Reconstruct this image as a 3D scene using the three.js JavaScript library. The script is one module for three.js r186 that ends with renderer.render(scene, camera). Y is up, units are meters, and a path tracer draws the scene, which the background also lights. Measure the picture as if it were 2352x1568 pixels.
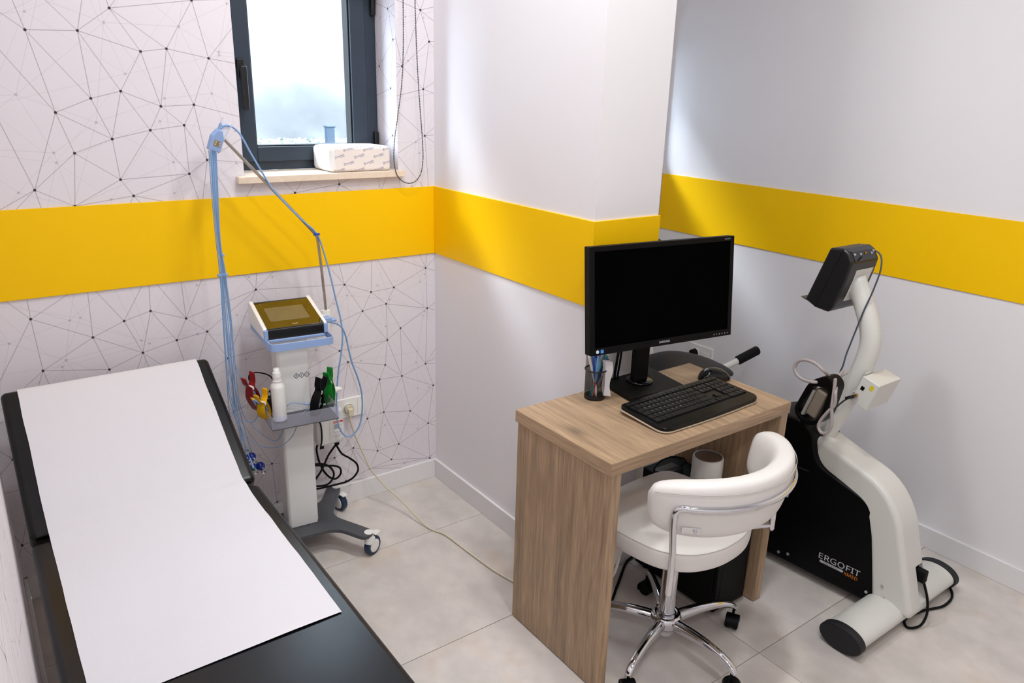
import * as THREE from 'three';
import { RoundedBoxGeometry } from 'three/addons/geometries/RoundedBoxGeometry.js';
import { mergeGeometries } from 'three/addons/utils/BufferGeometryUtils.js';
import { FontLoader } from 'three/addons/loaders/FontLoader.js';
import { Brush, Evaluator, SUBTRACTION } from 'three-bvh-csg';
import { RectAreaLightUniformsLib } from 'three/addons/lights/RectAreaLightUniformsLib.js';

// ---------- camera, sky, exposure ----------
const scene = new THREE.Scene();
const camera = new THREE.PerspectiveCamera(48.72, 1.5, 0.02, 60);
{
  const m = new THREE.Matrix4().makeBasis(
    new THREE.Vector3(0.80881987, 0.02663463, 0.58745298),
    new THREE.Vector3(0.16486125, 0.94864275, -0.26999574),
    new THREE.Vector3(-0.56447425, 0.31522616, 0.76289009));
  camera.position.set(-1.5946, 1.7053, 2.7207);
  camera.quaternion.setFromRotationMatrix(m);
}
scene.background = new THREE.Color().setRGB(0.68, 0.84, 1.0);
scene.backgroundIntensity = 21;
const sun = new THREE.DirectionalLight(new THREE.Color().setRGB(0.86, 0.94, 1.0), 2.5);   // hazy sun over the yard wall
sun.position.set(-3.5, 6.7, -4.7); sun.target.position.set(-0.1, 1.84, -0.28);
sun.castShadow = true; sun.shadow.radius = 22; sun.shadow.mapSize.set(2048, 2048);
Object.assign(sun.shadow.camera, { left: -5, right: 5, top: 5, bottom: -5, near: 0.5, far: 16 });
scene.add(sun, sun.target);
const renderer = new THREE.WebGLRenderer({ antialias: true });
renderer.toneMapping = THREE.LinearToneMapping;
renderer.toneMappingExposure = 1.0;
renderer.shadowMap.enabled = true;
RectAreaLightUniformsLib.init();
const LAMP_COLOR = new THREE.Color().setRGB(0.975, 1.0, 1.0);
const LAMP_NITS = 118;

// ---------- helpers ----------
let seed = 12345;
const rnd = () => { seed = (seed * 1664525 + 1013904223) >>> 0; return seed / 4294967296; };
const V = (x, y, z) => new THREE.Vector3(x, y, z);
const DEG = Math.PI / 180;
const used = {};
function numbered(name) { const k = used[name] = (used[name] ?? -1) + 1; return k ? name + '_' + String(k).padStart(3, '0') : name; }
function mesh(name, geo, mat, parent) {
  const m = new THREE.Mesh(Array.isArray(geo) ? merge(geo) : geo, mat);
  m.name = name; m.castShadow = true; m.receiveShadow = true;
  if (parent) parent.add(m);
  return m;
}
function merge(list) {
  const a = list.map((g) => { const q = g.index ? g.toNonIndexed() : g; for (const k of Object.keys(q.attributes)) if (!['position', 'normal', 'uv'].includes(k)) q.deleteAttribute(k); if (!q.attributes.uv) q.setAttribute('uv', new THREE.BufferAttribute(new Float32Array(q.attributes.position.count * 2), 2)); return q; });
  return mergeGeometries(a);
}
function thing(name, label, category, [x, y, z] = [0, 0, 0], turn = 0, group) {
  const o = new THREE.Group(); o.name = numbered(name); scene.add(o);
  o.position.set(x, y, z); o.rotation.y = turn; o.userData = { label, category };
  if (group) o.userData.group = group;
  return o;
}
function solo(name, geo, mat, label, category, group) {
  const o = mesh(numbered(name), geo, mat, scene); o.userData = { label, category };
  if (group) o.userData.group = group;
  return o;
}
function struct(name, geo, mat, label) { const o = mesh(name, geo, mat, scene); o.userData = { kind: 'structure', label, category: name.split('_')[0] }; return o; }
const at = (g, x, y, z) => g.translate(x, y, z);
const box = (w, h, d, x = 0, y = 0, z = 0) => new THREE.BoxGeometry(w, h, d).translate(x, y, z);
const rbox = (w, h, d, r = 0.003, s = 2, x = 0, y = 0, z = 0) => new RoundedBoxGeometry(w, h, d, s, Math.min(r, w / 2.01, h / 2.01, d / 2.01)).translate(x, y, z);
const cyl = (r1, r2, h, n = 24, x = 0, y = 0, z = 0) => new THREE.CylinderGeometry(r1, r2, h, n).translate(x, y, z);
function tube(pts, r, seg = 0, rad = 8, closed = false) {
  const c = new THREE.CatmullRomCurve3(pts.map((p) => p.isVector3 ? p : V(...p)), closed, 'centripetal');
  const g = new THREE.TubeGeometry(c, seg || pts.length * 5, r, rad, closed);
  if (closed) return g;
  const a = new THREE.SphereGeometry(r, rad, 4), e = [a.clone().translate(...c.getPoint(0).toArray()), a.translate(...c.getPoint(1).toArray())];
  return merge([g, ...e]);
}
function bar(a, b, r, n = 16, r2 = r) {   // straight round bar from a to b
  const A = V(...a), B = V(...b), d = B.clone().sub(A), g = new THREE.CylinderGeometry(r2, r, d.length(), n);
  g.applyQuaternion(new THREE.Quaternion().setFromUnitVectors(V(0, 1, 0), d.clone().normalize()));
  return g.translate(...A.add(B).multiplyScalar(0.5).toArray());
}
function lathe(prof, n = 32) { return new THREE.LatheGeometry(prof.map(([r, y]) => new THREE.Vector2(r, y)), n); }
function loft(secs, caps = true) {   // secs: rings of Vector3 with equal counts
  const n = secs[0].length, pos = [], idx = [];
  for (const s of secs) for (const p of s) pos.push(p.x, p.y, p.z);
  for (let i = 0; i < secs.length - 1; i++) for (let j = 0; j < n; j++) {
    const a = i * n + j, b = i * n + (j + 1) % n, c = a + n, d = b + n;
    idx.push(a, b, c, b, d, c);
  }
  if (caps) for (const [i, f] of [[0, 1], [secs.length - 1, 0]]) {
    const m = secs[i].reduce((q, p) => q.add(p), V(0, 0, 0)).multiplyScalar(1 / n), k = pos.length / 3;
    pos.push(m.x, m.y, m.z);
    for (let j = 0; j < n; j++) { const a = i * n + j, b = i * n + (j + 1) % n; f ? idx.push(k, b, a) : idx.push(k, a, b); }
  }
  const g = new THREE.BufferGeometry();
  g.setAttribute('position', new THREE.Float32BufferAttribute(pos, 3)); g.setIndex(idx); g.computeVertexNormals();
  g.setAttribute('uv', new THREE.BufferAttribute(new Float32Array(pos.length / 3 * 2), 2));
  return g;
}
const shape = (pts) => new THREE.Shape(pts.map(([x, y]) => new THREE.Vector2(x, y)));
function smoothShape(pts, n = 60) { const c = new THREE.CatmullRomCurve3(pts.map(([x, y]) => V(x, y, 0)), true, 'centripetal'); return shape(c.getPoints(n).slice(0, -1).map((p) => [p.x, p.y])); }
function roundShape(pts, r) {   // polygon with rounded corners
  const s = new THREE.Shape(), n = pts.length;
  pts.forEach((p, i) => {
    const a = pts[(i + n - 1) % n], b = pts[(i + 1) % n], R = p[2] ?? r;
    const la = Math.hypot(a[0] - p[0], a[1] - p[1]), lb = Math.hypot(b[0] - p[0], b[1] - p[1]), q = Math.min(R, la / 2.01, lb / 2.01);
    const p0 = [p[0] + (a[0] - p[0]) * q / la, p[1] + (a[1] - p[1]) * q / la], p1 = [p[0] + (b[0] - p[0]) * q / lb, p[1] + (b[1] - p[1]) * q / lb];
    i ? s.lineTo(...p0) : s.moveTo(...p0); s.quadraticCurveTo(p[0], p[1], ...p1);
  });
  s.closePath(); return s;
}
function extr(s, depth, bevel = 0, seg = 2, curve = 10) {
  return new THREE.ExtrudeGeometry(s, { depth: depth - 2 * bevel, bevelEnabled: bevel > 0, bevelThickness: bevel, bevelSize: bevel, bevelOffset: -bevel, bevelSegments: seg, curveSegments: curve }).translate(0, 0, bevel);
}
// extrude drawn in (z, y), thick along x and centred on x = 0
const extrX = (s, w, bevel, seg, curve) => extr(s, w, bevel, seg, curve).rotateY(-Math.PI / 2).translate(w / 2, 0, 0);
// extrude drawn in (x, z), thick along y from 0 up
const extrY = (s, h, bevel, seg, curve) => extr(s, h, bevel, seg, curve).rotateX(Math.PI / 2).translate(0, h, 0);
function metricUV(geo, su, sv, grain = 'y', ou = 0, ov = 0) {   // planar uv in metres, v along the grain
  const g = geo.index ? geo.toNonIndexed() : geo, p = g.attributes.position, uv = new Float32Array(p.count * 2), a = V(), b = V(), c = V();
  for (let i = 0; i < p.count; i += 3) {
    a.fromBufferAttribute(p, i); b.fromBufferAttribute(p, i + 1); c.fromBufferAttribute(p, i + 2);
    const n = b.clone().sub(a).cross(c.clone().sub(a)), ax = Math.abs(n.x) > Math.abs(n.y) ? (Math.abs(n.x) > Math.abs(n.z) ? 'x' : 'z') : (Math.abs(n.y) > Math.abs(n.z) ? 'y' : 'z');
    const rest = ['x', 'y', 'z'].filter((k) => k !== ax), vk = rest.includes(grain) ? grain : rest[1], uk = rest.find((k) => k !== vk);
    [a, b, c].forEach((q, k) => { uv[(i + k) * 2] = q[uk] / su + ou; uv[(i + k) * 2 + 1] = q[vk] / sv + ov; });
  }
  g.setAttribute('uv', new THREE.BufferAttribute(uv, 2));
  return g;
}
// value noise
function hash(x, y, s) { let h = (x * 374761393 + y * 668265263 + s * 974634777) | 0; h = Math.imul(h ^ (h >>> 13), 1274126177); return ((h ^ (h >>> 16)) >>> 0) / 4294967296; }
function noise(x, y, s = 0) {
  const i = Math.floor(x), j = Math.floor(y), u = x - i, v = y - j, a = u * u * (3 - 2 * u), b = v * v * (3 - 2 * v);
  return (hash(i, j, s) * (1 - a) + hash(i + 1, j, s) * a) * (1 - b) + (hash(i, j + 1, s) * (1 - a) + hash(i + 1, j + 1, s) * a) * b;
}
const fbm = (x, y, s, o = 4) => { let t = 0, w = 0.5, k = 1; for (let i = 0; i < o; i++) { t += w * noise(x * k, y * k, s + i); w /= 2; k *= 2; } return t; };
function dataTex(w, h, fn, srgb = true) {
  const d = new Uint8Array(w * h * 4);
  for (let y = 0; y < h; y++) for (let x = 0; x < w; x++) { const c = fn(x / w, y / h); for (let k = 0; k < 3; k++) d[(y * w + x) * 4 + k] = Math.max(0, Math.min(255, c[k])); d[(y * w + x) * 4 + 3] = 255; }
  const t = new THREE.DataTexture(d, w, h); t.magFilter = THREE.LinearFilter; t.minFilter = THREE.LinearMipmapLinearFilter; t.generateMipmaps = true;
  t.wrapS = t.wrapT = THREE.MirroredRepeatWrapping; if (srgb) t.colorSpace = THREE.SRGBColorSpace; t.needsUpdate = true;
  return t;
}
function canvasTex(w, h, draw) {
  const c = document.createElement('canvas'); c.width = w; c.height = h;
  draw(c.getContext('2d'), w, h);
  const t = new THREE.CanvasTexture(c); t.colorSpace = THREE.SRGBColorSpace; t.anisotropy = 8;
  return t;
}
const mat = (color, roughness = 0.6, more = {}) => new THREE.MeshPhysicalMaterial({ color, roughness, ...more });
const lin = (r, g, b) => new THREE.Color().setRGB(r, g, b);
const font = await new FontLoader().loadAsync('fonts/droid/droid_sans_bold.typeface.json');
const fontR = await new FontLoader().loadAsync('fonts/droid/droid_sans_regular.typeface.json');
// flat lettering in the xy plane, centred on x, baseline 0, facing +z
function letters(str, size, f = font, thin = 0) {
  const g = new THREE.ExtrudeGeometry(f.generateShapes(str, size), { depth: thin || 0.0003, bevelEnabled: false, curveSegments: 3 });
  g.computeBoundingBox(); return g.translate(-(g.boundingBox.min.x + g.boundingBox.max.x) / 2, 0, 0);
}

// ---------- materials ----------
const M = {
  white: mat(lin(0.84, 0.81, 0.83), 0.55),
  ceiling: mat(lin(0.82, 0.81, 0.80), 0.8),
  yellow: mat(lin(0.98, 0.575, 0.0), 0.5, { specularIntensity: 0.4 }),
  base: mat(lin(0.8, 0.78, 0.78), 0.4),
  anthracite: mat('#26323f', 0.42),
  blackMetal: mat('#0c0c0e', 0.35),
  glass: mat('#ffffff', 0, { transmission: 1, thickness: 0, ior: 1.45 }),
  vinyl: mat('#141317', 0.42),
  cartWhite: mat('#eae8e5', 0.38),
  cartGrey: mat('#4b4d52', 0.45),
  cartBlue: mat('#8fa9d6', 0.4),
  leadBlue: mat('#7ea3cf', 0.42),
  steel: mat('#b5aaa0', 0.22, { metalness: 1 }),
  chrome: mat('#d9dade', 0.07, { metalness: 1 }),
  black: mat('#050506', 0.45, { specularIntensity: 0.3 }),
  blackGloss: mat('#040405', 0.12),
  blackMatte: mat('#070708', 0.55, { specularIntensity: 0.4 }),
  rubber: mat('#08080a', 0.7, { specularIntensity: 0.4 }),
  plasticWhite: mat('#efedea', 0.4),
  leather: mat('#e9e4e0', 0.42),
  bikeWhite: mat('#d5d3cd', 0.35),
  bikeBlack: mat('#030304', 0.45, { specularIntensity: 0.3 }),
  clear: mat('#f4f6ff', 0.1, { transmission: 0.9, thickness: 0, ior: 1.45 }),
  milky: mat('#f6f6fb', 0.35, { transmission: 0.55, thickness: 0, ior: 1.45 }),
  smoke: mat('#77737a', 0.1, { transmission: 0.85, thickness: 0, ior: 1.45 }),
  cream: mat('#d8cdb4', 0.45),
  silver: mat('#c9c9cc', 0.3, { metalness: 0.8 }),
};
// ---------- the room ----------
const CEIL = 3.0, ZP = 0.98, XP = 0.284, XR = 1.348, XL = -1.625, YT = 1.3265, YB = 1.0495;
const NODES = [[-1.356,1.835],[-1.222,1.841],[-1.128,1.910],[-1.055,1.791],[-0.978,1.803],[-0.887,1.951],[-0.851,1.780],[-1.126,1.672],[-1.212,1.649],[-1.312,1.607],[-1.014,1.628],[-0.912,1.634],[-0.949,1.569],[-1.054,1.554],[-1.168,1.528],[-1.278,1.487],[-1.399,1.381],[-1.160,1.402],[-0.949,1.412],[-1.128,1.349],[-1.299,1.326],[-0.887,1.456],[-0.057,1.986],[-0.020,1.877],[-0.139,1.783],[-0.048,1.702],[-0.043,1.526],[-0.171,1.458],[-0.415,1.353],[-0.589,1.330],[-1.469,0.983],[-1.207,0.936],[-1.122,0.959],[-1.011,0.915],[-1.306,0.895],[-0.945,0.856],[-1.050,0.841],[-1.163,0.815],[-1.272,0.775],[-1.461,0.808],[-0.760,0.987],[-0.564,0.777],[-0.446,0.691],[-0.882,0.742],[-0.412,0.962],[-0.299,0.917],[-0.196,0.923],[-0.045,0.988],[-0.233,0.858],[-0.339,0.843],[-0.039,0.811],[-0.169,0.743],[-0.232,0.700],[-0.245,0.592],[-0.050,0.560],[-0.412,0.637],[-0.167,0.526],[-0.273,0.532],[-0.012,0.450],[-0.130,0.354],[-0.258,0.378],[-0.335,0.366],[-0.040,0.272],[-0.190,0.208],[-0.405,0.247],[-0.293,0.203],[-0.227,0.143],[-0.033,0.096],[-0.332,0.128],[-0.753,0.272],[-0.491,0.224],[-0.446,0.102],[-0.745,0.097],[-0.843,0.355],[-0.879,0.527],[-1.587,0.525],[-1.609,0.210]];
function delaunay(pts) {   // Bowyer-Watson, returns unique edges
  const P = [...pts, [-20, -20], [20, -20], [0, 30]], n = pts.length; let T = [[n, n + 1, n + 2]];
  const inC = (t, p) => {
    const [a, b, c] = t.map((i) => P[i]), d = 2 * (a[0] * (b[1] - c[1]) + b[0] * (c[1] - a[1]) + c[0] * (a[1] - b[1]));
    const A = a[0] ** 2 + a[1] ** 2, B = b[0] ** 2 + b[1] ** 2, C = c[0] ** 2 + c[1] ** 2;
    const ux = (A * (b[1] - c[1]) + B * (c[1] - a[1]) + C * (a[1] - b[1])) / d, uy = (A * (c[0] - b[0]) + B * (a[0] - c[0]) + C * (b[0] - a[0])) / d;
    return (p[0] - ux) ** 2 + (p[1] - uy) ** 2 < (a[0] - ux) ** 2 + (a[1] - uy) ** 2;
  };
  for (let i = 0; i < n; i++) {
    const bad = T.filter((t) => inC(t, P[i])), cnt = {};
    for (const t of bad) for (const [a, b] of [[t[0], t[1]], [t[1], t[2]], [t[2], t[0]]]) { const k = Math.min(a, b) + ',' + Math.max(a, b); cnt[k] = (cnt[k] ?? 0) + 1; }
    T = T.filter((t) => !bad.includes(t));
    for (const k in cnt) if (cnt[k] === 1) T.push([...k.split(',').map(Number), i]);
  }
  const e = new Set(); for (const t of T) for (const [a, b] of [[t[0], t[1]], [t[1], t[2]], [t[2], t[0]]]) if (a < n && b < n) e.add(Math.min(a, b) + ',' + Math.max(a, b));
  return [...e].map((k) => k.split(',').map(Number));
}
function scatter(list, min, tries, x0, x1, y0, y1) {
  const out = [...list];
  for (let i = 0; i < tries; i++) { const p = [x0 + rnd() * (x1 - x0), y0 + rnd() * (y1 - y0)]; if (out.every((q) => Math.hypot(q[0] - p[0], q[1] - p[1]) > min)) out.push(p); }
  return out;
}
const PAPER_W = 1.8, PAPER_H = 2.6;
function wallpaper(nodes) {   // printed paper: two faint webs of thin lines and dots, one dark web
  return canvasTex(1400, 2048, (c, w, h) => {
    const X = (x) => (x + 1.7) / PAPER_W * w, Y = (y) => h - y / PAPER_H * h;
    c.fillStyle = '#e4dde2'; c.fillRect(0, 0, w, h);
    for (const [k, gap, col, dot] of [[0, 0.13, 'rgba(150,142,146,0.30)', 'rgba(160,150,155,0.5)'], [1, 0.16, 'rgba(160,152,156,0.25)', 'rgba(165,155,160,0.45)']]) {
      const p = scatter([], gap, 900, -1.8, 0.2, -0.1, 2.7);
      c.strokeStyle = col; c.lineWidth = 0.9; c.beginPath();
      for (const [a, b] of delaunay(p)) { c.moveTo(X(p[a][0]), Y(p[a][1])); c.lineTo(X(p[b][0]), Y(p[b][1])); }
      c.stroke(); c.fillStyle = dot;
      for (const q of p) { c.beginPath(); c.arc(X(q[0]), Y(q[1]), 3, 0, 7); c.fill(); }
    }
    c.strokeStyle = 'rgba(80,72,76,0.6)'; c.lineWidth = 1.0; c.beginPath();
    for (const [a, b] of delaunay(nodes)) { c.moveTo(X(nodes[a][0]), Y(nodes[a][1])); c.lineTo(X(nodes[b][0]), Y(nodes[b][1])); }
    c.stroke(); c.fillStyle = '#231c20';
    for (const q of nodes) { c.beginPath(); c.arc(X(q[0]), Y(q[1]), 3.1, 0, 7); c.fill(); }
  });
}
const edgeNodes = scatter(scatter(NODES, 0.11, 300, 0.03, 0.2, 0, 2.6), 0.115, 400, -1.7, 0, 1.08, 1.3);
const backNodes = scatter(scatter(scatter(edgeNodes, 0.13, 300, -1.75, -0.8, 2.0, 2.7), 0.14, 400, -0.8, 0.1, 2.02, 2.7), 0.12, 500, -1.7, -0.95, 0, 0.7);
const paperTex = wallpaper(scatter(backNodes, 0.12, 60, -0.72, -0.2, 1.42, 2.0));
paperTex.wrapS = paperTex.wrapT = THREE.MirroredRepeatWrapping;
paperTex.repeat.set(1 / PAPER_W, 1 / PAPER_H); paperTex.offset.set(1.7 / PAPER_W, 0);
M.paper = mat('#ffffff', 0.6, { map: paperTex });

const WX0 = -0.767, WX1 = -0.165, WY0 = 1.373, WY1 = 2.14, WZ = -0.165;
function holedWall(x0, x1, hx0, hx1, hy0, hy1) {
  const s = shape([[x0, 0], [x1, 0], [x1, CEIL], [x0, CEIL]]);
  s.holes.push(new THREE.Path([[hx0, hy0], [hx0, hy1], [hx1, hy1], [hx1, hy0]].map(([a, b]) => new THREE.Vector2(a, b))));
  return new THREE.ExtrudeGeometry(s, { depth: 0.32, bevelEnabled: false }).translate(0, 0, -0.32);
}
struct('wall_back', metricUV(holedWall(XL, 0, WX0, WX1, WY0, WY1), 1, 1, 'y'), M.paper, 'back wall papered with a web of thin black lines and dots');
const RX0 = 0.56, RX1 = 1.31, RY1 = 2.0;
struct('wall_recess', holedWall(0, XR, RX0, RX1, 1.4, RY1), M.white, 'white end wall of the recess hidden behind the pillar');
struct('wall_pillar', box(XP, CEIL, ZP, XP / 2, CEIL / 2, ZP / 2), M.white, 'white pillar between the window corner and the recess');
struct('wall_right', box(0.15, CEIL, 4.4, XR + 0.075, CEIL / 2, 1.88), M.white, 'white right wall behind the exercise bike');
struct('wall_left', metricUV(box(0.15, CEIL, 2.72, XL - 0.075, CEIL / 2, 1.04), 1, 1, 'y'), M.paper, 'left wall beside the couch papered with thin black lines');
struct('wall_front', box(4.4, CEIL, 0.15, -0.6, CEIL / 2, 4.075), M.white, 'white wall at the near end of the room');
struct('wall_entry', box(0.15, CEIL, 1.7, -2.725, CEIL / 2, 3.2), M.white, 'white wall of the entry bay');
struct('wall_entry_end', box(0.87, CEIL, 0.15, -2.212, CEIL / 2, 2.3245), M.white, 'white end wall of the entry bay');
struct('ceiling', box(4.5, 0.12, 4.6, -0.65, CEIL + 0.06, 1.85), M.ceiling, 'white ceiling');

// floor: stone-look tiles 1.2 x 0.6 m with narrow joints
{
  const tileTex = dataTex(1024, 1024, (u, v) => {
    const a = fbm(u * 7, v * 5, 3, 5), b = fbm(u * 22, v * 20, 9, 4), f = hash((u * 1024) | 0, (v * 1024) | 0, 5), st = Math.max(0, fbm(u * 9 + 4, v * 7 + 2, 21, 3) - 0.56) * 5;
    const k = 0.9 + 0.16 * a + 0.10 * (b - 0.45) + 0.03 * (f - 0.5);
    return [212 * k - 5 * st, 203 * k - 10 * st, 197 * k - 17 * st];
  });
  M.tile = mat('#ffffff', 0.46, { map: tileTex, bumpMap: tileTex, bumpScale: 0.0006 });
  M.grout = mat('#8d8177', 0.9);
  const floor = new THREE.Group(); floor.name = 'floor'; floor.userData = { kind: 'structure', label: 'floor of large pale stone tiles with narrow joints', category: 'floor' }; scene.add(floor);
  mesh('grout', [box(XR - XL, 0.05, 2.4, (XR + XL) / 2, -0.0275, 1.2), box(XR + 2.65, 0.05, 1.6, (XR - 2.65) / 2, -0.0275, 3.2)], M.grout, floor);
  let k = 0;
  for (let zi = 0; zi < 7; zi++) for (let xi = 0; xi < 4; xi++) {
    const z0 = Math.max(-0.201 + 0.6 * zi, 0) + 0.0012, z1 = Math.min(0.399 + 0.6 * zi, 4.0) - 0.0012, lim = z1 < 2.45 ? XL : -2.65;
    const x0 = Math.max(-3.334 + 1.2 * xi, lim) + 0.0012, x1 = Math.min(-2.134 + 1.2 * xi, XR) - 0.0012;
    if (x1 - x0 < 0.02) continue;
    const g = metricUV(rbox(x1 - x0, 0.012, z1 - z0, 0.0012, 1, (x0 + x1) / 2, -0.006, (z0 + z1) / 2), 1.1, 1.1, 'z', hash(k, 1, 7) * 4, hash(k, 2, 7) * 4);
    mesh('tile', g, M.tile, floor); k++;
  }
}
// skirting
const SK = 0.088, ST = 0.012;
struct('baseboard_back', rbox(-XL - ST * 2, SK, ST, 0.002, 1, XL / 2, SK / 2, ST / 2), M.base, 'white skirting along the papered wall');
struct('baseboard_corner', rbox(ST, SK, ZP + ST, 0.002, 1, -ST / 2, SK / 2, (ZP + ST) / 2), M.base, 'white skirting along the window-side face of the pillar');
struct('baseboard_pillar', rbox(XP, SK, ST, 0.002, 1, XP / 2, SK / 2, ZP + ST / 2), M.base, 'white skirting across the front of the pillar');
struct('baseboard_right', rbox(ST, SK, 3.98, 0.002, 1, XR - ST / 2, SK / 2, 2.0), M.base, 'white skirting along the right wall');
struct('baseboard_left', rbox(ST, SK, 2.38, 0.002, 1, XL + ST / 2, SK / 2, 1.2), M.base, 'white skirting along the left wall');
// yellow panels
const TH = YT - YB, TY = (YT + YB) / 2, TT = 0.006;
struct('trim_1', rbox(-XL - 0.002 - TT, TH, TT, 0.0012, 1, (XL + 0.002 - TT) / 2, TY, TT / 2), M.yellow, 'yellow wall panel band across the papered wall');
struct('trim_2', rbox(TT, TH, ZP + TT, 0.0012, 1, -TT / 2, TY, (ZP + TT) / 2), M.yellow, 'yellow wall panel band on the left face of the pillar');
struct('trim_3', rbox(XP + 0.005, TH, TT, 0.0012, 1, (XP + 0.005) / 2, TY, ZP + TT / 2), M.yellow, 'yellow wall panel band on the front of the pillar');
struct('trim_4', rbox(TT, TH, 3.98, 0.0012, 1, XR - TT / 2, TY, 1.995), M.yellow, 'yellow wall panel band along the right wall');

// windows
function makeWindow(name, x0, x1, y0, y1, label, detail) {
  const w = new THREE.Group(); w.name = name; w.userData = { kind: 'structure', label, category: 'window' }; scene.add(w);
  const B = (n, ax, ay, bx, by, z0, z1, m = M.anthracite, p = w) => mesh(n, rbox(bx - ax, by - ay, z1 - z0, 0.003, 1, (ax + bx) / 2, (ay + by) / 2, (z0 + z1) / 2), m, p);
  const F = new THREE.Group(); F.name = 'frame'; w.add(F);
  B('frame_stile', x0, y0, x0 + 0.05, y1, WZ - 0.06, WZ, M.anthracite, F); B('frame_stile', x1 - 0.056, y0, x1, y1, WZ - 0.06, WZ, M.anthracite, F);
  B('frame_rail', x0 + 0.05, y0, x1 - 0.056, y0 + 0.036, WZ - 0.06, WZ, M.anthracite, F); B('frame_rail', x0 + 0.05, y1 - 0.05, x1 - 0.056, y1, WZ - 0.06, WZ, M.anthracite, F);
  const S = new THREE.Group(); S.name = 'sash'; w.add(S);
  const sx0 = x0 + 0.045, sx1 = x1 - 0.05, sy0 = y0 + 0.032, sy1 = y1 - 0.045;
  B('sash_stile', sx0, sy0, sx0 + 0.056, sy1, WZ - 0.05, WZ + 0.014, M.anthracite, S); B('sash_stile', sx1 - 0.062, sy0, sx1, sy1, WZ - 0.05, WZ + 0.014, M.anthracite, S);
  B('sash_rail', sx0 + 0.056, sy0, sx1 - 0.062, sy0 + 0.054, WZ - 0.05, WZ + 0.014, M.anthracite, S); B('sash_rail', sx0 + 0.056, sy1 - 0.056, sx1 - 0.062, sy1, WZ - 0.05, WZ + 0.014, M.anthracite, S);
  const gx0 = sx0 + 0.056, gx1 = sx1 - 0.062, gy0 = sy0 + 0.054, gy1 = sy1 - 0.056;
  for (const [a, b, c, d] of [[gx0, gy0, gx0 + 0.006, gy1], [gx1 - 0.006, gy0, gx1, gy1], [gx0 + 0.006, gy0, gx1 - 0.006, gy0 + 0.006], [gx0 + 0.006, gy1 - 0.006, gx1 - 0.006, gy1]]) B('glazing_bead', a, b, c, d, WZ - 0.045, WZ + 0.003, M.blackMetal, S);
  mesh('glass_pane', new THREE.PlaneGeometry(gx1 - gx0, gy1 - gy0).translate((gx0 + gx1) / 2, (gy0 + gy1) / 2, WZ - 0.03), M.glass, w);
  if (!detail) return w;
  const H = new THREE.Group(); H.name = 'handle'; w.add(H);
  mesh('handle_plate', rbox(0.028, 0.07, 0.01, 0.005, 2, -0.704, 1.755, WZ + 0.019), M.blackMetal, H);
  mesh('handle_lever', [bar([-0.704, 1.745, WZ + 0.022], [-0.704, 1.745, WZ + 0.05], 0.009, 12), rbox(0.024, 0.15, 0.014, 0.006, 2, -0.706, 1.69, WZ + 0.055)], M.blackMetal, H);
  for (const y of [1.5, 2.0]) mesh('hinge', rbox(0.018, 0.07, 0.02, 0.005, 2, x1 - 0.014, y, WZ + 0.01), M.blackMetal, w);
  const st = dataTex(256, 64, (u, v) => { const n = fbm(u * 40, v * 10, 31, 4); return [226 + 14 * n, 205 + 18 * n, 180 + 26 * n]; });
  M.sill = mat('#ffffff', 0.35, { map: st });
  const sill = extrY(shape([[-0.797, 0.032], [-0.797, 0.001], [x0 + 0.001, 0.001], [x0 + 0.001, WZ], [x1 - 0.001, WZ], [x1 - 0.001, 0.001], [-0.15, 0.001], [-0.15, 0.032]]), 0.024, 0.002).translate(0, 1.374, 0);
  mesh('sill', metricUV(sill, 0.7, 0.2, 'z'), M.sill, w).userData.label = 'pale stone window sill';
  return w;
}
makeWindow('window_1', WX0 + 0.001, WX1 - 0.001, 1.398, WY1 - 0.001, 'dark grey metal window over the yellow band, closed, with a black handle', true);
makeWindow('window_2', RX0 + 0.001, RX1 - 0.001, 1.401, RY1 - 0.001, 'second dark grey window, in the recess behind the pillar', false);

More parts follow.
